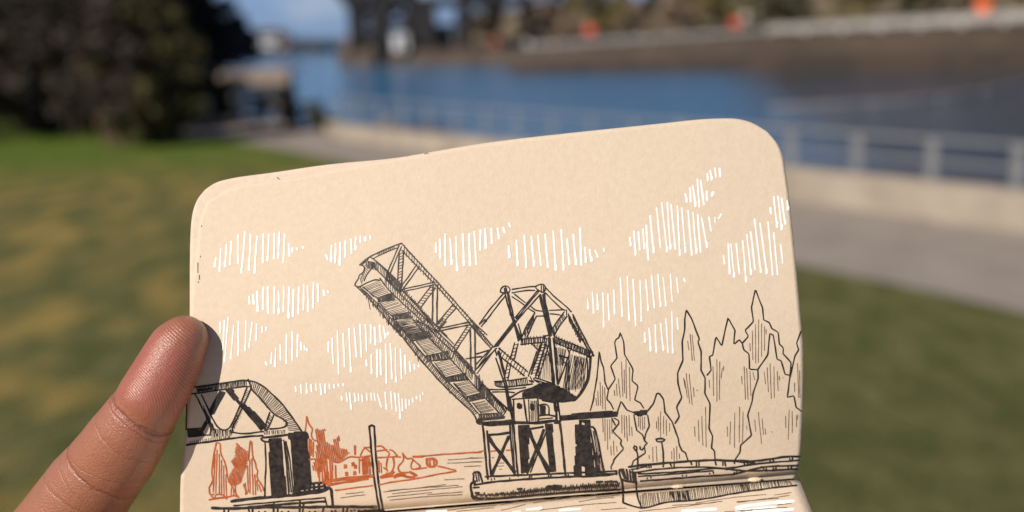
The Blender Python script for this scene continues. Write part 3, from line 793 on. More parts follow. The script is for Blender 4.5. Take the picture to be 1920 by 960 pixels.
# frayed sewing holes
for (x, y) in ((806, 948.5), (962, 936), (1113, 923.5), (1269, 911.5), (1414, 899.5)):
    c = (lower([(x, y)])[0])
    bm = bmesh.new(); bmesh.ops.create_icosphere(bm, subdivisions=4, radius=1)
    V = []; Fc = [tuple(v.index for v in f.verts) for f in bm.faces]
    for v in bm.verts:
        a = v.co; k = 1 + .22 * math.sin(a.x * 9 + x) * math.cos(a.y * 7 + a.z * 5) + .10 * math.sin(a.x * 23 + a.y * 19)
        V.append(c + EX * a.x * .00135 * k * (1.25 if a.x > 0 else 1) + NL * (a.z * .00040 * k + .0001) + DL * (a.y * .00065 * k + .00005))
    bm.free(); bmk('stitch', np.array(V), Fc, M_thread)

# ================================================================== INK
def ink_mat(name, c1, c2, rough=0.5, spec=0.5, bump=0.4):
    m = mat(name, c1, rough, spec, 900, c2, bump, 2500, detail=3); return m
M_ink = ink_mat('black_ink', (0.012, 0.010, 0.011), (0.045, 0.036, 0.034), .55, .3)
M_inkg = ink_mat('greyed_black_ink', (0.030, 0.023, 0.022), (0.095, 0.078, 0.070), .55, .3)  # black ink lightened in colour for the sun's glare on the span lines
M_fine = ink_mat('fine_brown_black_ink', (0.10, 0.060, 0.040), (0.20, 0.13, 0.09))
M_oink = ink_mat('orange_brown_ink', (0.40, 0.078, 0.018), (0.52, 0.135, 0.042))
M_wink = ink_mat('white_gel_ink', (0.90, 0.90, 0.92), (0.95, 0.95, 0.96), 0.35, 0.5, 0.2)

class Ink:
    """collects pen strokes; each is a thin ribbon of ink lying on the paper"""
    cnt = 0
    def __init__(s, surf=upper, k=1.0):
        s.k = k
        s.px = []; s.f = []; s.lift = []; s.surf = surf; s.n = 0
    def stroke(s, pts, w=3.4, curve=True, wob=0.35, taper=0.0, cap=True):
        pts = np.asarray(pts, float); w = w * s.k
        if curve and len(pts) > 2: pts = smooth_pl(pts, 2)
        L = np.linalg.norm(np.diff(pts, axis=0), axis=1).sum()
        n = max(3, int(L / 4) + 1)
        pts = resample(pts, n)
        if wob and n > 3:
            a = rnd.uniform(0, 6); ph = np.linspace(0, L / 14, n) + a
            t = np.gradient(pts, axis=0); t /= np.linalg.norm(t, axis=1)[:, None] + 1e-9
            nn = np.stack([-t[:, 1], t[:, 0]], 1)
            pts = pts + nn * (np.sin(ph * 1.9) * .5 + np.sin(ph * 3.7 + 1) * .35)[:, None] * wob
        t = np.gradient(pts, axis=0); t /= np.linalg.norm(t, axis=1)[:, None] + 1e-9
        nn = np.stack([-t[:, 1], t[:, 0]], 1)
        ww = w * (0.5 + 0.06 * np.sin(np.linspace(0, L / 6, n) + rnd.uniform(0, 6)))
        if taper: ww = ww * np.clip(1 - taper * np.linspace(0, 1, n), .25, 1)
        P_ = [pts[0] - t[0] * w * .42] + list(pts) + [pts[-1] + t[-1] * w * .42 * (1 - taper)]
        N_ = [nn[0]] + list(nn) + [nn[-1]]; W_ = [w * .2] + list(ww) + [ww[-1] * .45]
        Ink.cnt += 1; lf = 0.00005 + (Ink.cnt % 23) * 1.1e-6
        b = s.n
        for p, q, r_ in zip(P_, N_, W_):
            s.px += [p + q * r_, p - q * r_]; s.lift += [lf, lf]; s.n += 2
        for i in range(len(P_) - 1):
            a = b + 2 * i; s.f.append((a, a + 1, a + 3, a + 2))
    def hatch(s, A, B, n, w=1.6, jit=0.6, over=0.0, prob=1.0):
        A = resample(A, 60); B = resample(B, 60)
        for k in range(n):
            if rnd.random() > prob: continue
            t = (k + .5 + rnd.uniform(-.25, .25) * jit) / n * 59
            t = min(58.99, max(0, t)); i = int(t); f = t - i
            a = A[i] * (1 - f) + A[i + 1] * f; b = B[i] * (1 - f) + B[i + 1] * f; d = b - a
            o0 = rnd.uniform(-.04, over); o1 = rnd.uniform(-.04, over * 1.5)
            s.stroke([a - d * o0 + (rnd.uniform(-jit, jit), 0), b + d * o1 + (rnd.uniform(-jit, jit), 0)], w, False, .15, .25)
    def fill(s, poly, w=3.2, ang=90, dens=0.62, wob=.2):
        """solid area laid in with overlapping strokes"""
        poly = np.asarray(poly, float); a = R(ang); u = np.array([math.cos(a), math.sin(a)]); v = np.array([-u[1], u[0]])
        q = np.stack([poly @ u, poly @ v], 1); lo, hi = q[:, 1].min(), q[:, 1].max(); y = lo + w * .4
        while y < hi - w * .2:
            xs = []
            for i in range(len(q)):
                (x0, y0), (x1, y1) = q[i], q[(i + 1) % len(q)]
                if (y0 <= y) != (y1 <= y): xs.append(x0 + (x1 - x0) * (y - y0) / (y1 - y0))
            xs.sort()
            for x0, x1 in zip(xs[::2], xs[1::2]):
                if x1 - x0 > .6: s.stroke([u * (x0 + w * .3) + v * y, u * (x1 - w * .3) + v * y] if x1 - x0 > w else [u * x0 + v * y, u * x1 + v * y], w, False, wob)
            y += w * dens
    def member(s, p, q, width, w=2.6, hatched=0, hw=1.6, plain=True):
        """a girder: two side lines, optionally hatched between"""
        p = np.asarray(p, float); q = np.asarray(q, float); d = (q - p) / np.linalg.norm(q - p); n_ = np.array([-d[1], d[0]]) * width / 2
        a0, a1, b0, b1 = p + n_, q + n_, p - n_, q - n_
        s.stroke([a0, (a0 + a1) / 2 + (rnd.uniform(-.6, .6), rnd.uniform(-.6, .6)), a1], w); s.stroke([b0, (b0 + b1) / 2 + (rnd.uniform(-.6, .6), rnd.uniform(-.6, .6)), b1], w)
        if hatched:
            n = max(2, int(np.linalg.norm(q - p) / (hatched * 1.35))); hw *= .85
            sk = np.array([0.0, width * .25])
            s.hatch([b0 - sk, b1 - sk], [a0 + sk, a1 + sk], n, hw, .5, .1)
    def build(s, name, m, parent, label=None):
        px = np.array(s.px); lf = np.array(s.lift)
        if s.surf is upper: C = upper(px, lf)
        else: C = lower(px, 0.0) + NL[None] * lf[:, None]
        o = bmk(name, C, s.f, m, parent, False)
        if label: tag(o, label)
        return o
def Z(x0, y0, sc):
    return lambda pts: [(x0 + x / sc, y0 + y / sc) for x, y in pts]
zA = Z(640, 430, 4.8); zB = Z(880, 510, 5.332); zC = Z(740, 600, 4.8); zD = Z(880, 680, 5.332); zE = Z(880, 780, 5.332)
zF = Z(330, 700, 3.6935); zG = Z(560, 760, 4.8); zH = Z(1150, 820, 4.923); zI = Z(380, 410, 5.053); zJ = Z(380, 580, 4.3636)
zK = Z(780, 400, 4.8); zL = Z(1160, 300, 4.0); zM = Z(1080, 500, 5.333); zN = Z(1100, 560, 3.0); zO = Z(1260, 530, 2.742)
zQ = Z(900, 620, 6.4); zR = Z(960, 530, 6.857); zT = Z(330, 890, 4.8); zU = Z(700, 900, 3.84); zV = Z(1150, 880, 4.8)

# ---- clouds in white gel pen
def cloud(z, L, lab, w=3.7):
    k = Ink(k=.9)
    for x0, y0, x1, y1 in L:
        (a, b), (c, d) = z([(x0, y0), (x1, y1)])
        ln = math.hypot(c - a, d - b)
        m_ = ((a + c) / 2 + rnd.uniform(-.5, .5), (b + d) / 2)
        k.stroke([(a, b), m_, (c, d)] if ln > 14 else [(a, b), (c, d)], w * rnd.uniform(.78, 1.1) * (1.25 if ln < 9 else 1), True, .2)
        if ln > 14 and rnd.random() < .65: k.stroke([(c, d - min(8, ln * .3)), (c, d + .6)], w * 1.25, False, 0)
    k.build('cloud_drawing', M_wink, page, lab)
cloud(zI, [(125,370,115,450),(172,285,160,495),(225,250,212,450),(272,215,260,430),(335,155,335,420),(400,125,368,510),(455,150,438,485),(515,170,492,515),(575,145,570,415),(627,150,616,395),(680,140,675,380),(725,130,718,370),(778,145,765,415),(815,235,820,350),(850,280,850,312),(893,282,895,292),(950,268,952,278)], 'white hatched cloud drawn nearest the upper left corner of the page', 3.3)
cloud(zI, [(1170,345,1182,385),(1222,255,1217,400),(1260,235,1255,420),(1303,228,1298,435),(1350,215,1350,365),(1405,195,1410,325),(1450,175,1448,290),(1495,165,1495,225),(1540,178,1542,208),(1588,165,1592,190)], 'small rising white cloud drawn left of the tip of the raised span')
cloud(zI, [(440,740,445,805),(482,722,485,805),(517,690,520,870),(575,645,570,860),(617,645,620,895),(680,645,676,890),(720,685,720,895),(768,640,765,875),(820,645,813,935),(862,672,855,920),(912,645,907,893),(958,625,955,865),(995,640,1000,875),(1052,605,1047,845),(1090,620,1096,780),(1145,680,1150,725),(1185,685,1190,700)], 'wide white cloud drawn below the corner cloud')
cloud(zJ, [(145,105,142,190),(178,90,165,330),(210,65,180,425),(255,130,230,400),(293,100,290,375),(355,95,347,335),(405,105,382,308),(443,120,436,252),(487,140,488,188),(520,150,518,170)], 'white cloud drawn beside the fingertip', 3.0)
cloud(zJ, [(515,430,525,455),(565,355,560,440),(600,315,592,465),(635,290,637,410),(687,205,685,440),(733,185,732,415),(778,205,774,388),(803,270,808,330),(832,300,835,330),(850,320,855,338)], 'small peaked white cloud drawn above the truss bridge', 3.2)
cloud(zJ, [(1030,265,1028,345),(1060,235,1068,445),(1103,175,1113,530),(1150,200,1162,470),(1197,155,1212,508),(1240,155,1258,385),(1288,120,1300,393),(1332,125,1342,340),(1375,125,1376,275),(1407,145,1413,285),(1447,130,1457,262),(1480,140,1495,230),(1515,190,1518,205)], 'tall white cloud drawn left of the middle of the raised span')
cloud(zJ, [(1338,415,1342,462),(1380,370,1382,522),(1425,330,1428,552),(1455,330,1460,535),(1497,285,1503,598),(1535,280,1548,562),(1578,315,1582,588),(1620,325,1628,568),(1655,375,1662,530),(1693,430,1700,508),(1733,450,1735,490),(1765,458,1770,468)], 'white cloud drawn touching the underside of the raised span')
cloud(zJ, [(760,632,763,668),(803,615,808,688),(850,605,852,680),(887,615,890,672),(925,610,930,665),(962,610,970,695),(1002,612,1003,680),(1037,612,1040,652),(1075,615,1077,642),(1110,612,1115,630),(1150,610,1152,620)], 'thin white streak of cloud drawn right above the orange trees', 3.6)
cloud(zJ, [(1135,712,1140,742),(1175,682,1182,748),(1203,685,1215,815),(1243,685,1250,752),(1275,690,1277,745),(1303,700,1310,755),(1343,685,1345,742),(1378,685,1382,742),(1403,685,1410,745),(1432,695,1462,800),(1492,678,1503,812),(1538,672,1550,815),(1572,685,1583,832),(1603,690,1615,890),(1632,730,1635,825),(1662,735,1665,805),(1690,740,1692,785),(1717,728,1720,758),(1750,712,1753,732),(1778,700,1785,750),(1800,680,1803,695)], 'lowest white cloud, drawn over the orange town', 3.4)
cloud(zK, [(178,268,180,345),(215,235,218,400),(262,185,264,465),(307,225,320,455),(360,210,370,510),(422,185,430,465),(478,185,486,465),(525,165,542,462),(580,150,577,330),(622,140,628,310),(675,140,683,268),(735,135,745,222),(785,130,797,170),(835,90,848,122)], 'white cloud drawn right of the tip of the raised span', 4.2)
cloud(zK, [(835,295,840,395),(903,245,915,465),(975,200,993,490),(1038,210,1062,468),(1098,198,1125,468),(1162,190,1188,485),(1235,158,1258,505),(1306,148,1328,505),(1360,232,1380,460),(1415,190,1440,455),(1478,135,1487,460),(1520,308,1528,435),(1563,325,1578,428),(1612,335,1635,395),(1690,318,1693,340)], 'white cloud drawn above the counterweight tower', 4.2)
cloud(zL, [(83,580,90,640),(115,535,125,708),(148,540,158,675),(182,515,192,660),(207,490,222,750),(237,420,262,690),(285,360,313,655),(322,320,362,685),(365,320,388,665),(392,335,425,670),(440,345,458,710),(473,360,500,690),(520,380,548,710),(557,395,583,695),(592,410,615,690),(622,430,662,652),(677,428,692,532),(722,430,722,470),(768,408,750,438)], 'largest white cloud, drawn high on the right of the page', 3.8)
cloud(zL, [(500,255,510,312),(535,210,540,315),(555,195,575,345),(590,145,605,352),(615,155,638,335),(660,235,662,298),(708,242,700,268)], 'small white cloud drawn above the largest one', 4.2)
cloud(zL, [(665,105,668,155),(685,80,698,145),(722,62,730,130),(757,65,762,125)], 'tiny four-stroke white cloud, the topmost on the page', 4.2)
cloud(zL, [(787,718,795,780),(822,632,832,850),(842,632,865,875),(882,628,905,855),(930,605,955,910),(960,560,992,855),(990,540,1022,820),(1018,445,1065,840),(1060,475,1110,850),(1120,465,1155,865),(1163,545,1192,860),(1213,632,1230,775)], 'white cloud drawn near the right edge of the page above the highest tree', 3.8)
cloud(zL, [(1138,360,1142,405),(1163,275,1188,500),(1195,272,1222,520),(1222,290,1250,480),(1262,308,1268,370)], 'short white cloud drawn against the right edge of the page', 4.2)
cloud(zM, [(115,330,120,418),(165,255,175,460),(213,275,218,425),(268,262,277,598),(318,275,330,528),(377,232,385,472),(443,112,462,492),(512,98,530,530),(570,130,598,592),(640,135,653,540),(698,130,720,435),(755,85,782,412),(820,78,845,395),(873,110,897,385),(943,72,962,352),(1005,110,1022,262),(1078,118,1090,148)], 'long white cloud drawn between the counterweight and the trees', 3.3)
cloud(zM, [(685,660,690,750),(730,618,745,838),(793,580,802,850),(845,568,872,835),(898,520,920,858),(958,448,967,858),(1012,512,1018,625)], 'small white cloud drawn left of the tall pointed tree', 3.6)

# ---- conifers
def tree_dr(z, lines, hat, lab, w=3.0, hz=None):
    k = Ink(k=.9)
    for l in lines: k.stroke(z(l), w, False, .25)
    k.build('tree_drawing', M_ink, page, lab)
    if hat:
        k = Ink()
        for h in hat:
            (a, b), (c, d) = (hz or z)([(h[0], h[1]), (h[2], h[3])])
            k.stroke([(a, b), (c, d)], 1.35, False, .2)
        k.build('tree_shading', M_fine, page)
tree_dr(zN, [[(20,628),(40,560),(40,540),(58,440),(70,295),(80,350),(95,390),(102,470),(122,515),(112,565),(135,590),(150,620)]],
  [(75,470,78,600),(88,490,90,620),(62,520,65,600),(100,500,105,625),(52,560,55,600),(90,675,92,750),(102,675,103,800),(115,680,118,850),(128,680,130,790),(135,830,138,880),(150,800,153,880),(168,830,170,860),(140,680,142,760)], 'thin pointed conifer drawn beside the counterweight', 2.8)
tree_dr(zN, [[(122,510),(160,452),(135,378),(170,333),(157,245),(170,222),(180,222),(188,190),(207,240),(213,315),(250,378),(260,400),(255,462),(288,490),(270,570),(300,585),(320,615)]],
  [(195,355,203,550),(220,340,223,560),(240,385,243,575),(178,450,188,555),(167,480,170,545),(155,515,157,545),(210,400,212,530)], 'conifer with a notched tip drawn second from the counterweight', 2.8)
tree_dr(zN, [[(172,650),(174,630),(193,577),(225,625),(262,640)],[(155,672),(180,685),(182,700),(145,745),(195,795),(190,820),(208,843),(152,905),(150,920),(135,945),(138,958)],[(140,672),(160,710)],
  [(265,655),(280,740),(315,765),(325,800),(340,812),(322,830),(330,868),(262,912),(255,935),(245,945)],[(343,655),(352,715),(330,760),(325,800)]],
  [(197,655,197,755),(210,655,213,780),(222,660,228,800),(238,655,240,770),(253,720,255,770),(290,658,292,720),(300,660,302,735),(312,665,315,740),(325,665,325,730)], 'low conifer drawn in front of the black girder')
tree_dr(zN, [[(343,630),(375,590),(395,530),(410,535),(432,565),(440,640),(480,690),(515,790),(520,820),(535,855),(555,865),(570,915)]],
  [(415,635,415,780),(402,665,403,745),(432,660,432,760),(447,680,448,770),(465,700,466,745),(392,690,392,730),(350,880,352,900),(370,835,373,915),(390,830,395,915),(477,860,478,900),(490,840,492,930),(505,830,507,920),(520,870,522,900)], 'rounded conifer drawn behind the two small signs', 3.3)
tree_dr(zO, [[(15,722),(38,688),(22,640),(50,590),(30,520),(28,465),(55,400),(52,300),(65,240),(65,190),(72,138),(100,185),(140,290),(132,305),(150,355),(148,450),(170,490),(168,570),(195,620),(190,750),(208,790),(202,850),(218,862),(220,910)]],
  [(80,300,85,345),(93,265,103,400),(103,268,115,400),(58,490,68,540),(72,465,90,620),(88,470,103,628),(110,540,113,585),(65,500,78,590),(115,740,118,790),(135,705,138,815),(152,685,158,835),(172,640,175,845),(127,550,129,556)], 'tall pointed conifer, leftmost of the big drawn trees', 3.2)
tree_dr(zO, [[(180,475),(200,450),(192,378),(208,375),(225,278),(255,325),(287,180),(323,245),(317,318),(345,293),(360,312)],[(362,315),(368,345),(395,365),(398,445),(440,447)],[(440,447),(443,490),(415,570),(412,610),(388,680),(408,785),(352,835),(350,870),(322,912)]],
  [(190,500,193,540),(210,430,213,580),(230,395,230,610),(245,405,243,600),(258,440,252,490),(265,430,265,450),(357,480,360,520),(370,430,377,600),(383,440,390,600),(400,455,405,580),(415,460,425,500),(283,740,285,790),(300,715,297,830),(322,670,320,848),(347,638,345,820),(365,665,362,820),(383,735,385,755)], 'broad double-tipped conifer drawn in the middle of the big trees', 3.0)
tree_dr(zO, [[(360,312),(393,275),(375,245),(418,200),(408,125),(428,35),(465,130),(470,190),(500,205),(512,235),(545,255),(552,315),(572,335),(570,365),(612,410),(605,490)]],
  [(400,310,402,350),(412,245,415,395),(428,215,430,415),(445,190,443,410),(460,210,460,380),(475,225,475,350),(483,240,483,265)], 'highest drawn conifer, rising behind its neighbours', 3.0)
tree_dr(zO, [[(440,447),(492,370),(502,260),(520,270),(540,395),(560,400),(580,470),(605,475)]],
  [(473,460,480,520),(488,435,495,560),(503,415,510,595),(523,430,525,590),(540,455,545,555),(550,480,552,500),(425,705,430,765),(443,665,460,828),(462,700,470,780),(478,750,480,780),(583,685,585,745),(602,655,597,805),(617,660,618,770),(640,680,640,740),(648,680,640,710),(568,487,570,490),(510,765,514,768)], 'thin-tipped conifer drawn in front of the highest one', 3.0)
tree_dr(zO, [[(663,250),(640,310),(650,345),(632,375),(605,490),(592,590),(627,580),(637,640),(664,660)]],
  [(645,415,650,590),(655,450,657,590),(628,515,630,560)], 'conifer drawn half cut off by the right edge of the page', 3.0)
k = Ink()
for l in ([(286,958),(287,900),(285,862),(270,850),(262,835),(270,825),(283,835),(280,858)], [(300,832),(301,850),(315,852),(318,840)], [(430,945),(432,880),(426,840),(422,810)], [(390,790),(415,786),(443,790),(440,800),(397,808),(390,790)]):
    k.stroke(zN(l), 3.2)
k.build('sign_drawing', M_ink, page, 'two little signposts drawn in front of the rounded conifer')

# ---- quay on the right
k = Ink()
for l, w in (([(140,272),(300,250),(460,238),(720,218),(900,208),(1100,214),(1300,220),(1420,205),(1570,178),(1722,175)], 4.2), ([(165,297),(300,268)], 3), ([(150,270),(340,250),(470,240)], 4),
  ([(190,325),(420,290),(700,272),(900,275),(1050,288),(1200,262),(1400,235),(1715,210)], 3.2), ([(230,337),(500,325),(800,300),(960,280),(1100,300),(1250,310),(1450,305),(1700,290)], 3.4),
  ([(230,360),(480,345),(700,325),(920,308)], 3), ([(250,403),(500,385),(850,355),(1060,348),(1200,320),(1350,275),(1540,262),(1706,260)], 3.4), ([(1040,300),(1250,245),(1560,222)], 2.8), ([(1000,212),(1300,232)], 4.2), ([(1360,272),(1530,262)], 3)):
    k.stroke(zH(l), w)
for h in ((300,262,310,278),(325,255,330,280),(345,258,348,275),(525,245,535,265),(560,235,560,275),(715,230,722,250),(765,225,767,262),(788,228,790,260),(940,225,948,255),(1010,225,1010,258),(1028,225,1035,262),(1115,225,1118,240),(1205,235,1210,250),(1240,230,1235,250),(1445,212,1448,225),(1475,205,1475,222),(1625,195,1632,212),(1655,185,1648,212),(1385,285,1390,300),(1410,282,1408,312),(1475,283,1480,300),(1500,280,1500,300),(1610,268,1615,290),(1645,262,1640,290),(312,374,313,380),(345,368,346,374),(638,350,639,355),(672,350,673,354),(888,330,889,335),(922,318,923,330),(1115,322,1116,328),(1138,318,1139,326)):
    k.stroke(zH([(h[0], h[1]), (h[2], h[3])]), 3, False, 0)
for l, w in (([(70,385),(55,335),(55,300),(68,285),(82,320),(103,375)], 4), ([(90,292),(118,382)], 3.5), ([(120,295),(130,350),(134,388)], 3.5), ([(148,300),(162,398)], 3.5), ([(175,312),(187,402)], 3.5), ([(195,325),(207,402)], 4), ([(75,385),(120,405),(215,415)], 4), ([(75,385),(86,440),(88,494)], 5), ([(205,330),(210,420),(213,482)], 3.4), ([(150,318),(200,322)], 3)):
    k.stroke(zH(l), w)
k.build('quay_drawing', M_ink, page, 'quay wall with a slatted end post drawn under the trees')
k = Ink(lower)
for l, w in (([(88,500),(90,600)], 4), ([(212,492),(225,560),(262,655)], 3.4), ([(90,605),(190,640),(262,655)], 3.4)): k.stroke(zH(l), w)
k.stroke(zV([(262,350),(340,340),(440,300),(600,288),(720,282),(900,255),(1100,215),(1250,195),(1450,165),(1650,146)]), 3.3)
bl = [(240,345),(262,350),(340,336),(440,300),(600,288),(720,280),(900,253),(1100,213),(1250,193),(1450,162),(1620,145)]
tl = [(232,240),(270,215),(340,215),(440,205),(600,195),(720,178),(900,160),(1100,125),(1250,115),(1450,95),(1600,108)]
k.hatch(zV(tl), zV(bl), 88, 1.5, .7, .0)
k.hatch(zV([(500,200),(680,190)]), zV([(520,290),(700,285)]), 16, 1.6, .9)
k.hatch(zV([(1130,125),(1220,118)]), zV([(1150,205),(1240,195)]), 8, 1.5, .9)
k.build('quay_face_drawing', M_ink, lower_obj, 'hatched face of the quay drawn on the lower page')
k = Ink(lower)
for l in ([(230,380),(600,340),(980,288)], [(530,325),(800,312),(980,288)], [(740,305),(1100,250),(1375,228)], [(1110,293),(1485,262)], [(1115,300),(1585,237)], [(1450,232),(1600,212)], [(1480,320),(1600,308)], [(1000,384),(1560,343)], [(1150,378),(1250,370)]): k.stroke(zV(l), 1.3)
for l in ([(530,220),(720,195),(885,185)], [(920,180),(1050,155),(1230,138)], [(920,220),(1095,178)], [(1150,165),(1480,120),(1505,120)], [(1300,138),(1380,118)], [(1480,158),(1650,130),(1730,128)], [(1200,218),(1500,180),(1750,163)], [(1605,125),(1770,110)], [(1640,215),(1820,203)], [(600,228),(870,200)]): k.stroke(zU(l), 1.3)
k.build('ripple_drawing', M_fine, lower_obj)
for l, w in (([(1105,346),(1300,318),(1460,300),(1618,287)], 6.4), ([(1100,378),(1300,352),(1460,340)], 5), ([(620,378),(750,368),(925,358)], 5.5), ([(1200,384),(1400,374),(1618,360)], 6)):
    k = Ink(lower); k.stroke(zV(l), w); k.build('highlight_drawing', M_wink, lower_obj)
for l, w in (([(1105,213),(1210,204)], 5), ([(1340,219),(1490,208)], 5), ([(385,229),(528,223)], 4), ([(1005,229),(1060,225)], 3)):
    k = Ink(lower); k.stroke(zU(l), w); k.build('highlight_drawing', M_wink, lower_obj)


# ---- ripples and horizon on the upper page
k = Ink()
for l in ([(72,85),(300,60),(520,32)], [(115,75),(400,52),(612,38)], [(135,98),(400,70),(640,48)], [(100,122),(420,90)], [(390,105),(640,85)], [(120,145),(350,120),(640,104)]): k.stroke(zU(l), 1.4)
for l in ([(1345,490),(1632,472)], [(1340,520),(1632,508)], [(1490,550),(1632,545)], [(1310,670),(1490,660)], [(425,798),(582,778)], [(380,832),(595,803)]): k.stroke(zG(l), 1.4)
for l in ([(5,417),(140,418)], [(5,458),(125,455)], [(5,500),(110,497)], [(300,470),(345,468)], [(280,500),(345,498)], [(300,530),(325,532)], [(225,417),(245,415)]): k.stroke(zE(l), 1.5)
k.build('ripple_drawing', M_fine, page)

# ---- raised bascule bridge: moving span
k = Ink(k=0.84)
W = 2.7
k.stroke(zA([(540,125),(700,300),(860,470),(1030,660),(1180,830),(1310,950)]), W + .4); k.stroke(zA([(545,190),(680,330),(840,490),(1010,680),(1160,850),(1260,960)]), W)
k.hatch(zA([(560,140),(1300,945)]), zA([(560,215),(1270,960)]), 34, 1.7, .6, .1)
k.stroke(zC([(680,0),(770,105),(890,245)]), W + .4); k.stroke(zC([(650,0),(700,75),(870,260)]), W); k.hatch(zC([(700,20),(885,240)]), zC([(700,70),(870,255)]), 16, 2.0, .5)
k.stroke(zA([(165,320),(240,255),(370,190),(540,125)]), W + .6); k.stroke(zA([(290,262),(400,205),(500,168)]), 2.4)
k.hatch(zA([(320,222),(480,155)]), zA([(325,240),(480,172)]), 10, 2.4, .3)
k.stroke(zA([(165,320),(215,330),(200,390),(152,412),(165,430),(122,490),(120,508),(160,520)]), 3); k.stroke(zA([(280,340),(232,400),(205,465)]), 2.6)
k.stroke(zA([(245,258),(215,290),(180,325)]), 3); k.hatch(zA([(215,300),(200,380),(165,440)]), zA([(270,330),(225,400),(180,500)]), 9, 1.8)
k.hatch(zA([(220,280),(320,300)]), zA([(230,350),(330,370)]), 9, 2.2, .6)
k.stroke(zA([(160,518),(240,475),(305,452),(345,460)]), 3)
for l in ([(265,250),(330,300),(440,395),(540,500)], [(290,330),(350,400),(440,480),(520,555)]): k.stroke(zA(l), W + .3)
k.stroke(zA([(280,262),(440,400),(530,530),(680,690),(830,845),(950,962)]), W + .5); k.stroke(zA([(345,440),(420,540),(500,620),(700,800),(820,920)]), W + .3); k.stroke(zA([(350,395),(500,550),(640,690),(830,880),(900,955)]), W + .3)
k.hatch(zA([(330,300),(540,500),(700,690),(900,900)]), zA([(330,360),(500,560),(680,760),(860,940)]), 40, 1.7, .7, .12)
k.hatch(zA([(380,430),(560,620),(800,860)]), zA([(380,490),(560,690),(790,930)]), 24, 1.5, .7, .1)
k.hatch(zA([(400,370),(540,510)]), zA([(400,440),(540,590)]), 14, 2.6, .7, .1)
for l in ([(190,0),(360,85),(530,245),(700,445),(720,490),(840,630),(1010,800)], [(165,0),(260,110),(350,205),(510,355),(640,505),(780,665),(960,860)], [(260,30),(400,170),(560,320),(700,480)], [(550,290),(700,430)], [(400,90),(530,215)]): k.stroke(zC(l), W + .3)
k.hatch(zC([(200,0),(360,95),(530,260),(710,470)]), zC([(190,40),(350,190),(510,340),(700,545)]), 40, 1.7, .7, .1)
k.hatch(zC([(540,270),(700,420)]), zC([(550,310),(705,480)]), 12, 2.0)
k.hatch(zC([(720,480),(860,650)]), zC([(720,580),(880,760)]), 16, 2.3, .6, .15)
k.hatch(zC([(840,630),(1010,800)]), zC([(850,750),(965,860)]), 10, 2.2)
k.stroke(zC([(1010,800),(975,860)]), 3)
k.stroke(zA([(120,500),(250,620),(400,800),(540,965)]), W + .6); k.stroke(zA([(165,520),(260,600),(400,745),(540,910)]), W); k.stroke(zA([(200,520),(290,605)]), 2.4)
k.hatch(zA([(165,520),(400,745),(540,905)]), zA([(170,545),(390,785),(530,950)]), 34, 2.0, .7, .5)
for l, w in (([(0,60),(130,230),(250,380),(450,600),(600,740),(720,850),(738,910),(790,942)], 3.6), ([(0,12),(140,170),(270,325),(350,400),(460,540),(650,720),(750,840)], 2.8), ([(110,140),(290,350)], 3), ([(340,400),(470,560)], 3), ([(530,570),(650,710)], 3)): k.stroke(zC(l), w)
k.hatch(zC([(0,20),(130,165),(270,325),(460,540),(650,720),(745,840)]), zC([(0,55),(130,225),(250,370),(450,590),(600,725),(725,850)]), 66, 2.0, .7, .2)
panels = [(zA, [(190,520),(330,460),(440,580),(320,620)]), (zA, [(340,660),(480,610),(590,740),(450,780)]), (zA, [(490,820),(640,790),(760,910),(590,950)]), (zC, [(20,20),(200,0),(290,110),(130,150)]),
          (zC, [(190,185),(340,150),(460,270),(290,310)]), (zC, [(360,385),(500,345),(620,480),(460,520)]), (zC, [(540,570),(670,540),(770,660),(650,690)]), (zC, [(700,745),(810,720),(900,820),(780,840)])]
bars = [(zA, [(320,620),(470,575)], [(330,648),(475,635)]), (zA, [(450,775),(620,745)], [(460,812),(640,790)]), (zA, [(590,952),(770,915)], [(610,985),(790,960)]), (zC, [(125,158),(310,105)], [(140,190),(340,145)]),
        (zC, [(280,325),(480,280)], [(290,375),(510,345)]), (zC, [(460,525),(640,480)], [(470,555),(655,535)]), (zC, [(650,695),(800,655)], [(665,730),(815,700)]), (zC, [(755,850),(960,835)], [(750,905),(985,880)])]
for z, a, b in bars:
    k.stroke(z(a), 3); k.stroke(z(b), 3.4); k.hatch(z(a), z(b), 17, 2.8, .8, .1)
for z, q in panels:
    a_, b_, c_, d_ = q; k.hatch(z([a_, d_]), z([b_, c_]), 11, 1.25, .7, .03)
    k.stroke(z([a_, d_]), 2.4)
for h in ((245,650,260,720),(345,735,350,780),(370,770,376,800)): k.stroke(zA([(h[0], h[1]), (h[2], h[3])]), 1.6, False)
for h in ((485,600,492,660),(180,290,185,320),(208,330,212,370),(545,670,550,705),(100,130,104,200),(762,490,768,570),(790,540,792,600)): k.stroke(zC([(h[0], h[1]), (h[2], h[3])]), 1.7, False)
k.stroke(zC([(738,912),(800,925),(900,920),(1050,905)]), 6.0); k.stroke(zC([(750,890),(990,868)]), 3)
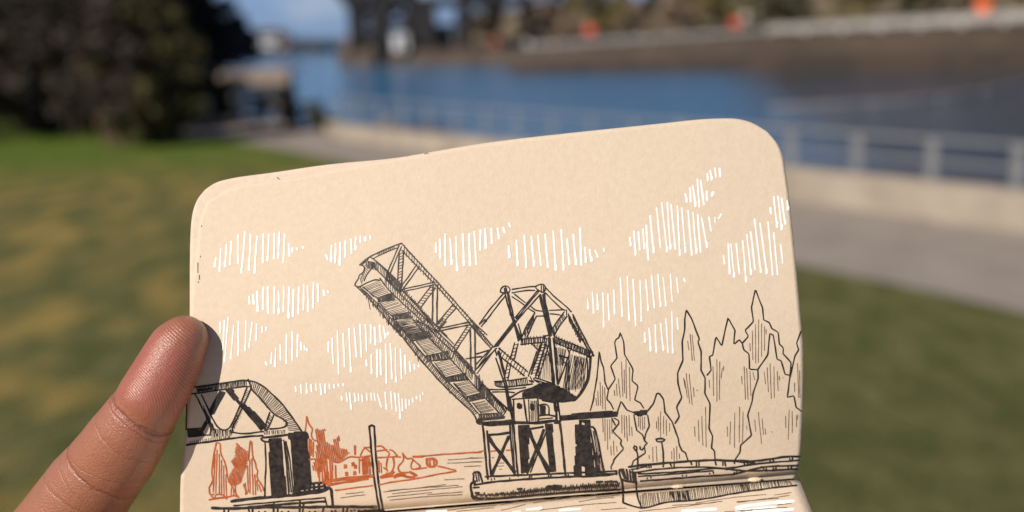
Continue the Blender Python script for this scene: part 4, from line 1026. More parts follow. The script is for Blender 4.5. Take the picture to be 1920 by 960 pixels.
# web of the span
def mem(z, p, q, wd, h=0, w=W): 
    (a, b) = z([p, q]); k.member(a, b, wd / 4.8, w, h, 2.0)
mem(zA, (530,150), (430,385), 24); mem(zA, (540,200), (522,505), 38, 4, 3.2); mem(zA, (690,325), (540,535), 30); mem(zA, (845,485), (555,550), 22); mem(zA, (828,515), (690,700), 44, 4)
mem(zA, (845,500), (840,860), 40, 0, 3.6); mem(zA, (1020,690), (860,880), 40, 4); mem(zA, (1160,848), (880,900), 24)
k.stroke(zA([(570,565),(680,690),(840,850)]), 3.2); k.stroke(zA([(700,715),(830,870)]), 3); k.stroke(zA([(540,545),(700,690)]), 3)
k.stroke(zA([(560,190),(585,240)]), 2); k.stroke(zA([(680,330),(700,365)]), 2)
mem(zC, (675,55), (540,262), 34, 4); mem(zC, (700,85), (705,455), 40, 0, 3.8); mem(zC, (655,32), (395,90), 22); mem(zC, (450,0), (385,65), 40, 3); mem(zC, (880,270), (728,475), 28)
for l in ([(850,272),(735,305)], [(780,330),(640,348)]): k.stroke(zC(l), 3)
mem(zC, (820,0), (770,50), 22)
k.build('raised_span_drawing', M_inkg, page, 'raised lattice span of the drawn bascule bridge')

# ---- tower and counterweight
k = Ink(k=0.85)
for l, w in (([(300,50),(330,28),(400,14),(430,45),(425,110),(390,130),(350,100),(308,80),(300,50)], 3), ([(375,20),(378,110)], 2.2), ([(400,20),(405,120)], 2.4), ([(0,85),(200,55),(300,48)], 3), ([(0,130),(150,103),(290,98)], 3),
  ([(335,92),(170,290),(40,450)], 3), ([(365,150),(200,330),(50,500)], 3), ([(350,160),(480,690)], 3.6), ([(415,140),(440,400),(545,690)], 4.6), ([(390,150),(440,420),(510,680)], 2.6), ([(370,160),(495,690)], 2.4), ([(425,250),(520,640)], 4),
  ([(430,60),(560,200),(700,305),(760,375)], 3.2), ([(430,130),(600,310),(680,355)], 3), ([(480,355),(680,350)], 2.8), ([(490,400),(560,405),(625,418)], 2.8), ([(700,350),(700,420)], 2.6),
  ([(670,375),(600,470),(525,580)], 3), ([(705,430),(580,600),(545,680)], 3), ([(725,410),(800,580),(880,720)], 3.2), ([(780,410),(900,650),(1050,940)], 3.6), ([(890,720),(985,860)], 3), ([(1010,850),(1040,940)], 3),
  ([(290,390),(180,560),(130,690)], 3), ([(315,430),(230,610),(190,700)], 3), ([(215,335),(290,380)], 3), ([(245,308),(300,357),(395,370)], 3), ([(320,432),(405,428)], 3), ([(0,180),(155,285)], 3), ([(30,150),(170,255)], 3),
  ([(80,530),(125,700)], 3)): k.stroke(zR(l), w)
k.hatch(zR([(660,380),(530,590)]), zR([(690,455),(545,660)]), 10, 2.2); k.hatch(zR([(720,400),(900,720)]), zR([(725,470),(880,770)]), 22, 2.2, .6, .2); k.hatch(zR([(780,410),(960,820)]), zR([(775,450),(960,860)]), 16, 2)
k.hatch(zR([(280,390),(145,660)]), zR([(280,480),(165,700)]), 13, 2.2, .6, .15)
for l, w in (([(310,200),(312,165),(350,135),(400,150),(408,195),(385,212),(325,208),(310,200)], 3), ([(360,145),(362,200)], 2.4), ([(340,215),(230,340),(100,515)], 3), ([(352,245),(240,390),(120,545)], 3),
  ([(350,165),(362,260),(420,440),(470,600),(490,690)], 3.4), ([(388,200),(430,400),(460,540),(525,685)], 3.4), ([(370,160),(400,340),(440,500)], 2.6), ([(465,560),(515,680)], 3.2), ([(445,500),(500,680)], 3)): k.stroke(zB(l), w)
k.hatch(zB([(380,300),(500,660)]), zB([(400,420),(510,690)]), 9, 1.8)
# long brace down to the span joint
k.stroke(zB([(700,185),(580,330),(470,470)]), 2.8); k.stroke(zB([(455,480),(250,745)]), 3.8); k.stroke(zB([(470,495),(280,740)]), 3.8); k.stroke(zB([(462,488),(265,742)]), 3); k.stroke(zB([(270,760),(80,960)]), 3); k.stroke(zB([(230,750),(60,930)]), 3)
for l in ([(75,822),(190,780)], [(0,860),(120,845)]): k.stroke(zB(l), 3)
# arm and middle joint
def memq(p, q, wd, h=0, w=3.0):
    (a, b) = zQ([p, q]); k.member(a, b, wd / 6.4, w, h, 2.1)
memq((435,150), (385,350), 44, 4); memq((350,395), (312,580), 44, 4.5); memq((205,235), (550,515), 62, 4.5, 3.2); memq((760,150), (640,530), 52, 4.5); memq((810,150), (685,560), 34, 5)
memq((485,135), (780,105), 62, 4.2); memq((890,105), (1340,285), 62, 4.0, 3.2); memq((650,578), (865,640), 26, 0)
k.hatch(zQ([(900,80),(1330,260)]), zQ([(905,150),(1320,310)]), 24, 2.4, .7, .12); k.hatch(zQ([(480,100),(780,80)]), zQ([(480,160),(780,130)]), 14, 2.2)
for l, w in (([(630,160),(690,240),(740,240)], 3), ([(680,250),(630,400),(580,545)], 3.2), ([(745,140),(700,300),(610,520)], 2.6), ([(780,285),(860,300)], 3), ([(1040,200),(1080,280),(1050,330),(1020,420),(940,640)], 3.2), ([(1075,240),(1060,340)], 3),
  ([(950,300),(1045,325)], 4.2), ([(960,310),(1020,390)], 2.6), ([(1325,320),(1320,420),(1310,520),(1285,640),(1180,790),(1140,830)], 5.6), ([(1280,310),(1292,430),(1290,540),(1270,620),(1200,740)], 3), ([(1000,850),(1140,835)], 4),
  ([(600,550),(625,600)], 2.6), ([(640,570),(660,600),(700,620)], 3), ([(590,600),(620,620)], 3), ([(1350,300),(1290,315)], 3.2), ([(780,60),(780,100)], 3.4), ([(770,65),(830,55)], 3.4)): k.stroke(zQ(l), w)
k.hatch(zQ([(900,190),(1040,225)]), zQ([(930,420),(1000,420)]), 9, 1.3); k.hatch(zQ([(900,420),(1030,400)]), zQ([(930,640),(950,640)]), 5, 1.2)
k.hatch(zQ([(740,250),(850,330)]), zQ([(690,560),(870,610)]), 8, 1.05, .8); k.hatch(zQ([(650,170),(730,160)]), zQ([(680,240),(725,235)]), 5, 1.2)
k.hatch(zQ([(1090,270),(1290,330)]), zQ([(1000,730),(1230,700)]), 18, 1.05, .9); k.hatch(zQ([(1040,400),(1075,330)]), zQ([(990,690),(1080,760)]), 6, 2.0, .8)
k.hatch(zQ([(1120,290),(1270,330)]), zQ([(1130,740),(1260,640)]), 8, 1.1, .9)
# legs and pole
for l, w in (([(190,330),(240,480),(300,650),(345,960)], 3.6), ([(215,250),(275,480),(330,700),(372,960)], 3.6), ([(180,220),(200,300)], 3), ([(230,250),(300,510)], 3.2)): k.stroke(zQ(l), w)
for l, w in (([(830,90),(850,330),(880,560),(888,760),(905,958)], 6.6), ([(885,90),(905,330),(925,560),(930,640)], 5), ([(918,680),(935,958)], 3.6), ([(800,90),(790,160),(850,400)], 2.4), ([(850,200),(870,500)], 3)): k.stroke(zQ(l), w)
k.stroke(zD([(850,380),(868,470),(872,575)]), 5); k.stroke(zD([(882,390),(903,520),(908,590)]), 4)
for l, w in (([(385,330),(405,470),(440,600)], 4.5), ([(405,340),(430,480),(452,590)], 3.4)): k.stroke(zD(l), w)
# gallery rails
for l, w in (([(330,190),(250,188),(258,240),(400,243),(630,212)], 3.4), ([(250,188),(400,180),(575,150)], 3), ([(180,270),(440,265),(560,245)], 3.2), ([(230,292),(350,290),(450,298)], 3), ([(185,270),(200,290)], 3), ([(600,180),(640,190)], 4)): k.stroke(zD(l), w)
k.hatch(zD([(385,178),(580,150)]), zD([(390,240),(590,215)]), 12, 2.2); k.hatch(zD([(265,190),(330,188)]), zD([(270,240),(335,240)]), 5, 2.0)
k.hatch(zD([(190,280),(330,420)]), zD([(240,360),(370,510)]), 9, 2)
k.stroke(zD([(190,280),(400,480)]), 3.2)
# house
for l, w in (([(415,345),(500,290),(600,262),(700,230)], 4), ([(430,368),(540,355),(680,350)], 3.4), ([(440,375),(443,480),(450,592)], 3.6), ([(545,370),(558,480),(578,592)], 4), ([(592,370),(600,590)], 2.6), ([(682,350),(690,470),(692,592)], 4),
  ([(700,425),(750,410),(797,432),(797,520)], 3.4), ([(690,528),(780,520),(850,532)], 4.2), ([(705,565),(830,550)], 3), ([(535,300),(535,345)], 3), ([(450,592),(600,604),(760,588),(860,578)], 5.5), ([(440,605),(700,612),(860,585)], 3)): k.stroke(zD(l), w)
k.hatch(zD([(610,380),(675,375)]), zD([(612,590),(682,588)]), 5, 1.5)
k.fill(zD([(475,405),(500,400),(528,420),(525,455),(500,465),(475,450)]), 3); k.fill(zD([(605,410),(630,405),(650,430),(645,475),(625,480),(603,450)]), 3); k.fill(zD([(705,430),(755,425),(762,515),(712,520)]), 3.2)
# dark roof and underside
k.fill(zD([(540,290),(620,250),(700,205),(800,200),(860,220),(960,270),(1085,350),(1060,380),(980,388),(900,398),(840,405),(790,400),(740,385),(690,352),(540,350)]), 3.6, 12)
k.fill(zD([(545,300),(680,230),(850,230),(1050,360),(880,395),(690,340),(550,345)]), 3.6, 100, .8)
# base platform and girder
for l, w in (([(85,600),(200,622),(330,612),(460,600)], 7.2), ([(95,610),(300,600),(450,590)], 5)): k.stroke(zD(l), w)
k.fill(zD([(845,580),(905,575),(910,610),(845,615)]), 3.4, 0)
k.fill(zD([(905,528),(1050,510),(1200,493),(1350,486),(1478,484),(1482,548),(1350,553),(1200,562),(1050,575),(910,585)]), 3.8, -4)
k.fill(zN([(262,636),(300,630),(345,626),(338,652),(300,660),(268,655)]), 3.6, 0)
# frame tower
for l, w in (([(133,95),(150,240),(165,450),(185,628)], 4.8), ([(175,150),(195,330),(205,470),(215,590)], 4.6), ([(195,190),(290,182),(402,165)], 5.6), ([(188,200),(240,290),(320,385),(450,560)], 8), ([(392,205),(330,350),(280,460),(222,590)], 7), ([(404,85),(415,250),(432,420),(452,595)], 4.4), ([(440,85),(455,250),(468,420),(486,600)], 4.2),
  ([(425,90),(440,320),(455,560)], 1.8), ([(592,130),(735,108)], 5), ([(595,140),(640,260),(710,400),(790,560)], 8.4), ([(742,140),(690,290),(640,400),(580,565)], 7), ([(765,165),(700,330),(610,560)], 3.4), ([(720,390),(800,520)], 3), ([(905,75),(925,230),(945,450),(962,600)], 5.2)): k.stroke(zE(l), w)
k.fill(zE([(480,92),(600,85),(598,200),(590,330),(592,560),(520,575),(505,300),(482,180)]), 3.8, 86)
k.fill(zE([(745,78),(832,75),(835,300),(865,555),(812,562),(790,420),(768,200)]), 3.8, 84)
k.fill(zE([(1058,85),(1092,82),(1200,95),(1215,250),(1262,590),(1180,600),(1155,590),(1155,510),(1125,500),(1128,600),(1040,602),(1055,430),(1068,300)]), 3.8, 88)
k.fill(zE([(1090,38),(1210,34),(1205,105),(1150,110),(1150,70),(1125,60),(1125,110),(1092,105)]), 3.4, 88)
for l, w in (([(1190,112),(1250,100),(1290,260),(1345,565)], 4.2), ([(1210,130),(1250,400),(1275,585)], 3.4), ([(1265,370),(1275,560)], 5), ([(1300,390),(1290,550)], 3.4), ([(1320,430),(1350,590)], 4.6)): k.stroke(zE(l), w)
k.hatch(zE([(1215,140),(1262,130)]), zE([(1290,560),(1340,555)]), 5, 1.3)
# pontoon
for l, w in (([(60,680),(35,640),(45,600),(32,568),(62,558),(105,560),(108,590),(130,662)], 4.6), ([(62,570),(78,655)], 3), ([(84,575),(98,650)], 3), ([(58,652),(18,668),(10,700),(24,760),(32,815),(60,832),(130,830)], 5.8), ([(24,800),(120,832),(400,818),(700,785),(1000,764),(1505,736)], 5.2),
  ([(48,690),(200,660),(600,628),(1000,605),(1270,602),(1462,578)], 4.8), ([(160,606),(500,590),(900,574),(1470,550)], 4.4), ([(1468,548),(1472,582)], 5), ([(40,715),(95,712)], 4.6), ([(1260,580),(1440,575)], 3.4)): k.stroke(zE(l), w)
for h in ((180,610,185,632),(248,622,252,632),(218,625,222,640),(402,618,404,626),(605,595,598,615),(625,595,618,618),(790,590,795,612),(815,585,812,612),(962,585,965,600),(988,585,985,600),(1320,565,1322,585),(1355,562,1352,585)): k.stroke(zE([(h[0], h[1]), (h[2], h[3])]), 3, False)
zb = [(55,812),(200,806),(400,802),(600,782),(700,768),(900,752),(1100,742),(1300,738),(1500,722)]; zt_ = [(60,770),(200,770),(400,752),(600,722),(800,700),(1000,690),(1200,672),(1400,652),(1500,668)]
A_ = resample(zE(zb), 150); B_ = resample(zE(zt_), 150); zz = []
for i in range(150):
    p = A_[i] if i % 2 == 0 else B_[i]; zz.append((p[0] + rnd.uniform(-.5, .5), p[1] + rnd.uniform(-1.4, 1.4)))
for i in range(0, 148, 3): k.stroke(zz[i:i + 4], 2.3, False, 0)
k.fill(zE([(765,700),(800,688),(930,690),(925,730),(850,740),(770,730)]), 3.2, 5)
for l in ([(60,768),(95,766)], [(482,730),(525,727)], [(1272,658),(1330,655)], [(1355,658),(1425,650)], [(1440,655),(1475,655)]): k.stroke(zE(l), 4.6)
k.build('tower_drawing', M_ink, page, 'counterweight tower, machinery house and pontoon of the drawn bascule bridge')

# ---- truss bridge at the left
k = Ink(k=.92)
for l, w in (([(100,100),(300,72),(500,40),(600,82),(700,175),(760,240),(870,400)], 3.4), ([(60,150),(300,116),(460,92),(520,90)], 3), ([(520,108),(600,190),(660,265),(690,290)], 3.2), ([(690,290),(740,315),(775,345),(750,378),(650,385)], 3.4),
  ([(75,495),(250,470),(450,440),(600,430)], 4), ([(90,440),(180,430),(240,425)], 3), ([(390,408),(480,420),(600,402)], 3.4), ([(128,140),(160,190),(220,320),(245,385),(235,420)], 3), ([(178,150),(205,205),(260,330),(300,388),(350,395),(385,360),(440,230),(492,100)], 3.2), ([(522,100),(460,240),(385,385),(395,410)], 3.2),
  ([(75,140),(70,390)], 2.6), ([(650,270),(620,350),(615,395)], 3), ([(675,290),(650,360),(625,395)], 3), ([(765,245),(768,270)], 1.6), ([(500,40),(520,95)], 3), ([(210,330),(170,400)], 4), ([(75,385),(190,380)], 3)): k.stroke(zF(l), w)
k.hatch(zF([(140,98),(300,76),(490,48)]), zF([(140,128),(300,110),(490,86)]), 44, 1.5, .6, .05); k.hatch(zF([(510,50),(600,90),(760,250),(860,395)]), zF([(510,100),(650,255),(730,310),(790,400)]), 34, 1.6, .5, .05)
k.hatch(zF([(90,470),(380,430)]), zF([(92,485),(380,445)]), 20, 1.4); k.hatch(zF([(600,400),(760,390)]), zF([(605,425),(760,415)]), 12, 1.6); k.hatch(zF([(480,110),(400,340),(370,400)]), zF([(520,120),(430,330),(380,440)]), 26, 1.6, .6)
k.hatch(zF([(185,215),(270,390)]), zF([(210,330),(290,440)]), 10, 1.6); k.hatch(zF([(245,380),(380,395)]), zF([(245,445),(385,430)]), 14, 1.4); k.hatch(zF([(645,280),(618,385)]), zF([(670,310),(640,395)]), 8, 1.8)
k.fill(zF([(340,115),(390,108),(440,190),(480,215),(560,280),(630,370),(590,395),(540,345),(460,245),(400,180)]), 3.8, 50); k.fill(zF([(300,120),(345,130),(265,280),(240,290),(235,255)]), 3.6, 118)
k.fill(zF([(78,390),(120,380),(185,400),(195,425),(120,440),(82,442)]), 3.6, 0); k.fill(zF([(200,325),(222,345),(190,400),(172,392)]), 3.4, 118); k.fill(zF([(150,110),(250,100),(250,110),(150,130)]), 2.6, 0)
k.fill(zF([(770,418),(840,402),(910,408),(922,440),(905,466),(850,470),(780,458)]), 3.8, 0); k.fill(zF([(640,452),(730,446),(735,540),(745,640),(768,848),(700,858),(658,862),(650,650),(645,540)]), 3.8, 86)
k.fill(zF([(790,450),(905,450),(925,600),(940,782),(860,800),(850,835),(820,838),(812,700),(800,600)]), 3.8, 86)
for l, w in (([(615,470),(624,600),(618,740),(614,850)], 3.2), ([(745,462),(762,600),(780,838)], 2.6), ([(762,470),(790,600),(812,835)], 2.6), ([(590,450),(600,470),(640,475)], 4), ([(600,445),(740,430),(770,425)], 5), ([(640,470),(730,462)], 4)): k.stroke(zF(l), w)
k.hatch(zF([(745,470),(765,470)]), zF([(785,835),(808,832)]), 3, 1.4)
for l, w in (([(500,240),(620,220),(860,200),(1100,180),(1330,148),(1375,120)], 6.4), ([(520,278),(880,246),(1340,206)], 3.2), ([(650,292),(1000,262),(1340,240)], 5.0), ([(1340,115),(1398,118),(1404,200),(1412,290)], 5.6), ([(325,298),(480,306),(800,290),(1100,294),(1410,286),(1800,290)], 5.8), ([(1340,205),(1362,292)], 3),
  ([(1120,110),(1200,80),(1330,70)], 5), ([(1110,160),(1200,150),(1345,128)], 5), ([(1115,132),(1340,100)], 4.4), ([(1110,110),(1110,165)], 5.6), ([(1330,72),(1350,130)], 5)): k.stroke(zT(l), w)
for x in (1155, 1195, 1240, 1285): k.stroke(zT([(x, 85), (x + 6, 155)]), 5, False)
for h in ((432,310,434,336),(475,310,470,336),(648,292,660,336),(690,296,688,336),(880,245,878,336),(915,298,915,336),(1115,235,1112,336),(1148,262,1140,336),(1328,298,1320,336),(1505,300,1505,336),(1545,298,1535,336),(1575,322,1582,328),(1605,318,1608,322),(1700,318,1703,322),(1645,320,1648,326),(745,332,748,336),(800,332,804,336),(950,332,953,336),(1010,330,1014,336),(1200,332,1203,336),(1250,330,1252,336),(1400,325,1410,336),(1430,322,1440,334)): k.stroke(zT([(h[0], h[1]), (h[2], h[3])]), 4, False, 0)
k.stroke(zT([(1640,336),(1800,320),(1870,322)]), 5)
k.build('truss_bridge_drawing', M_ink, page, 'fixed truss bridge on black piers drawn at the left edge of the page')
# ---- mooring post
k = Ink()
for l, w in (([(635,188),(650,360),(660,480),(675,620),(690,740),(725,930)], 3.8), ([(680,188),(688,360),(698,500),(714,650),(722,740),(758,930)], 3.8), ([(635,190),(645,178),(670,178),(680,190)], 4)): k.stroke(zG(l), w)
k.build('post_drawing', M_ink, page, 'tall leaning mooring post drawn in front of the orange town')
# ---- orange town and trees
k = Ink()
for l, w in (([(230,790),(262,735),(245,705),(252,640),(265,540),(280,480)], 2.8), ([(280,480),(310,480),(305,550),(350,640),(355,730),(400,800),(430,855)], 2.6), ([(230,790),(235,850),(262,835)], 2.8), ([(230,875),(300,862),(350,860),(400,842),(432,855)], 3.6), ([(245,850),(270,870),(270,835),(330,840),(350,870)], 2.6),
  ([(500,600),(508,520),(515,460),(525,470),(530,580),(550,620),(555,660),(570,670),(555,720),(600,780),(605,810)], 2.8), ([(470,770),(490,830)], 4), ([(420,485),(440,515)], 2.6)): k.stroke(zF(l), w)
for h in ((270,560,258,820),(285,530,275,830),(300,560,300,840),(315,600,315,840),(330,640,332,850),(345,700,350,850),(385,780,382,840),(400,800,400,840),(510,600,512,830),(495,640,500,820),(525,590,535,840),(545,700,552,840),(480,760,482,840),(560,740,565,810),(575,770,590,820),(410,770,415,840)): k.stroke(zF([(h[0], h[1]), (h[2], h[3])]), 2.3, False)
k.fill(zF([(422,485),(455,512),(497,540),(492,640),(470,700),(450,760),(400,785),(362,750),(370,700),(402,650),(378,610),(410,575),(408,530)]), 2.3, 62, 1.25)
k.build('orange_tree_drawing', M_oink, page, 'three orange trees drawn under the truss bridge')
k = Ink()
for l, w in (([(72,100),(66,170),(58,235)], 2.6), ([(75,105),(90,170),(130,210),(110,260),(125,310),(155,320)], 2.8), ([(265,715),(420,690),(620,660)], 5), ([(270,680),(400,655),(665,635)], 5), ([(330,765),(500,742),(665,722)], 2.8), ([(725,715),(860,685),(1000,670),(1150,640),(1330,605),(1440,590),(1380,575),(1255,548)], 3),
  ([(240,460),(300,500),(360,522),(460,455),(530,470),(650,452)], 3), ([(95,485),(240,480)], 3.2), ([(545,480),(545,610)], 2.4), ([(555,495),(650,450)], 2.8), ([(555,450),(590,375),(640,380)], 3), ([(590,375),(645,420)], 2.8), ([(505,365),(508,440)], 4), ([(700,370),(750,360),(785,405)], 3), ([(700,412),(790,400)], 3), ([(700,472),(880,460)], 3),
  ([(820,400),(845,402),(885,450)], 3), ([(790,410),(822,430),(800,470),(785,560),(800,590)], 3), ([(850,470),(862,540),(840,600)], 3.6), ([(870,460),(915,465)], 3.4), ([(935,430),(948,500),(890,550),(900,590),(930,610)], 3), ([(940,440),(980,490),(1010,470),(1040,500),(1110,552),(1050,575),(1012,575),(1010,530),(1030,490)], 3),
  ([(850,640),(900,610),(1000,600),(1062,632),(1000,655),(920,628),(860,650)], 3.4), ([(870,625),(960,625)], 3.4), ([(1000,600),(1060,630)], 4.6), ([(960,640),(1040,650)], 4.4), ([(1055,575),(1150,560)], 3), ([(1150,485),(1238,475),(1245,550),(1157,552),(1150,485)], 4.6), ([(1180,500),(1182,545)], 3), ([(1215,490),(1218,540)], 3.6), ([(1030,462),(1120,460)], 3.6), ([(1050,462),(1300,440),(1640,420)], 2.9),
  ([(720,500),(725,600)], 2.6), ([(740,520),(745,605)], 2.4), ([(765,560),(800,590)], 2.8), ([(860,600),(830,630)], 3)): k.stroke(zG(l), w)
for l in ([(5,366),(60,362)], [(80,360),(150,345)], [(210,352),(300,342)], [(370,342),(425,341)]): k.stroke(zE(l), 2.6)
for h in ((185,490,187,690),(205,490,217,700),(230,500,236,700),(250,500,262,715),(280,500,290,700),(300,510,305,650),(330,540,335,650),(95,300,97,470),(110,310,110,450),(130,330,130,460),(165,560,180,650),(575,480,578,620),(590,480,592,620),(605,478,608,618),(620,478,622,610),(635,475,640,540),(640,560,642,620),(265,600,268,700),(245,600,248,712)): k.stroke(zG([(h[0], h[1]), (h[2], h[3])]), 3, False)
k.fill(zG([(150,195),(190,222),(235,210),(240,320),(300,362),(320,342),(300,302),(330,305),(360,270),(376,385),(430,395),(457,430),(400,482),(372,520),(300,500),(262,480),(240,540),(200,600),(150,592),(115,582),(132,520),(155,480),(140,432),(162,402),(158,322)]), 2.5, 80, 1.35)
k.fill(zG([(300,668),(420,652),(665,625),(665,650),(420,672),(300,690)]), 3.4, -6); k.fill(zG([(728,640),(790,612),(858,588),(842,640),(740,656)]), 3.4, -8)
for c in ((420,550),(490,530),(510,552),(432,618),(505,610),(645,535)): k.fill(zG([(c[0]-14,c[1]-18),(c[0]+8,c[1]-20),(c[0]+16,c[1]+14),(c[0]-12,c[1]+18)]), 2.8, 60)
k.build('town_drawing', M_oink, page, 'orange-brown shore with trees, houses and a small hut drawn across the water')
# small marks
k = Ink()
for h in ((371,493,371,511),(374,516,374,524),(376,480,376,482),(378,423,378,425),(520,333,522,335),(372,528,372,530)): k.stroke([(h[0], h[1]), (h[2], h[3])], 1.6, False, 0)
k.stroke([(796,289),(801,286.5),(804,289)], 1.2, False, 0)
k.build('scuff', M_inkg, page)
for z_, dx, dy in ((zI, 0, 0),): pass
# ================================================================== HAND
def cw(px, py, d):                                         # camera-space point at depth d
    return np.array([(px - 960) / F * d, -(py - 480) / F * d, -d])
_s = -upper([(352, 640)])[0][2]
DT = _s - 0.0028                                            # the page edge presses into the side of the finger
tip = cw(343, 641, DT)
hand_o = tuple(to_world([tip])[0])
# local frame: y along the finger to its tip, z towards the viewer
base_c = cw(130, 962, DT + .0110)
yA = nrm(tip - base_c); zA_ = np.array([0, 0, 1.0]); zA_ = nrm(zA_ - yA * (zA_ @ yA)); xA = np.cross(yA, zA_)
LOC = np.stack([xA, yA, zA_], 1)                            # columns in camera space
HM = Matrix((CMN @ LOC).tolist()).to_4x4(); HM.translation = Vector(hand_o)
def loc(p): return (np.asarray(p) - tip) @ LOC
def chain_mesh(chains):
    """union of tapered capsules as one closed voxel mesh"""
    bm = bmesh.new()
    for ch in chains:
        for (p, r0), (q, r1) in zip(ch, ch[1:]):
            p = Vector(p); q = Vector(q); n = max(2, int((q - p).length / 0.0022))
            prev = None
            t = (q - p).normalized(); u = t.orthogonal().normalized(); w = t.cross(u)
            for i in range(n + 1):
                f = i / n; c = p.lerp(q, f); r_ = r0 + (r1 - r0) * f
                ring = [bm.verts.new(c + (u * math.cos(a) + w * math.sin(a)) * r_) for a in [2 * math.pi * k / 28 for k in range(28)]]
                if prev:
                    for k in range(28): bm.faces.new((prev[k], prev[(k + 1) % 28], ring[(k + 1) % 28], ring[k]))
                else: bm.faces.new(list(reversed(ring)))
                prev = ring
            bm.faces.new(prev)
        for p, r_ in ch:
            m = Matrix.Translation(Vector(p)); bmesh.ops.create_uvsphere(bm, u_segments=32, v_segments=20, radius=r_, matrix=m)
    me = bpy.data.meshes.new('hand_raw'); bm.to_mesh(me); bm.free(); return me
k_ = 0.228 / F
def seg(l): return [(tuple(loc(cw(x, y, d))), r_ * d / F) for x, y, d, r_ in l]
# finger seen in the photograph
index = seg([(345, 636, DT, 46), (333, 652, DT - .0003, 53), (310, 700, DT - .0004, 59), (286, 742, DT - .0004, 63), (254, 797, DT + .0028, 68), (214, 858, DT + .0078, 76), (168, 915, DT + .0125, 83), (120, 985, DT + .0165, 88), (40, 1090, DT + .0185, 93), (-60, 1215, .2500, 100), (-150, 1340, .2520, 108)])
# out of the frame: the knuckles and palm, three fingers curled behind the book, the thumb under it
palm = [seg([(-60, 1215, .2500, 100), (60, 1400, .2530, 120), (160, 1560, .2560, 130), (120, 1760, .2500, 125)]), seg([(-150, 1340, .2520, 108), (-120, 1560, .2420, 135), (-60, 1760, .2460, 140), (0, 1960, .250, 130), (40, 2250, .255, 120)]),
        seg([(60, 1400, .2530, 110), (-120, 1560, .2420, 120)]), seg([(160, 1560, .256, 120), (-60, 1760, .246, 130)])]
mid_f = seg([(0, 1330, .250, 98), (130, 1240, .2580, 88), (270, 1160, .2620, 78), (400, 1100, .2610, 68), (470, 1065, .2585, 58)])
ring_f = seg([(90, 1430, .252, 96), (240, 1310, .2600, 84), (380, 1220, .2640, 76), (500, 1160, .2620, 66), (560, 1130, .2600, 56)])
little = seg([(150, 1600, .2540, 86), (300, 1500, .2620, 72), (430, 1420, .2650, 64), (520, 1370, .2630, 54)])
thumb = seg([(60, 1780, .244, 130), (220, 1640, .2210, 110), (360, 1480, .2030, 96), (480, 1340, .1930, 84), (560, 1250, .1880, 70)])
raw = chain_mesh([index] + palm + [mid_f, ring_f, little, thumb])
tmp = bpy.data.objects.new('tmp', raw); COL.objects.link(tmp)
rm = tmp.modifiers.new('r', 'REMESH'); rm.mode = 'VOXEL'; rm.voxel_size = 0.0008; rm.adaptivity = 0
smm = tmp.modifiers.new('s', 'SMOOTH'); smm.factor = 0.5; smm.iterations = 14
dg = bpy.context.evaluated_depsgraph_get(); ev = tmp.evaluated_get(dg)
hm = bpy.data.meshes.new_from_object(ev); bpy.data.objects.remove(tmp)
co = np.zeros(len(hm.vertices) * 3); hm.vertices.foreach_get('co', co); co = co.reshape(-1, 3)
# flesh: pads between the creases on the visible finger
y = co[:, 1]; x = co[:, 0]; front = np.clip(co[:, 2] / .006, -1, 1)
infl = 0.00035 * np.exp(-((y + .005) / .006) ** 2) + 0.00045 * np.exp(-((y + .030) / .008) ** 2) - 0.00035 * np.exp(-((y + .0175) / .0018) ** 2) - .00025 * np.exp(-((y + .0395) / .002) ** 2)
msk = (np.abs(x) < .013) & (y > -.05)
nv = np.zeros_like(co).ravel(); hm.vertices.foreach_get('normal', nv); nv = nv.reshape(-1, 3)
co[msk] += nv[msk] * (infl[msk] * (0.35 + 0.65 * np.clip(front[msk], 0, 1)))[:, None]
hm.vertices.foreach_set('co', co.ravel()); hm.update()
hm.name = 'person'; hm.polygons.foreach_set('use_smooth', [True] * len(hm.polygons))

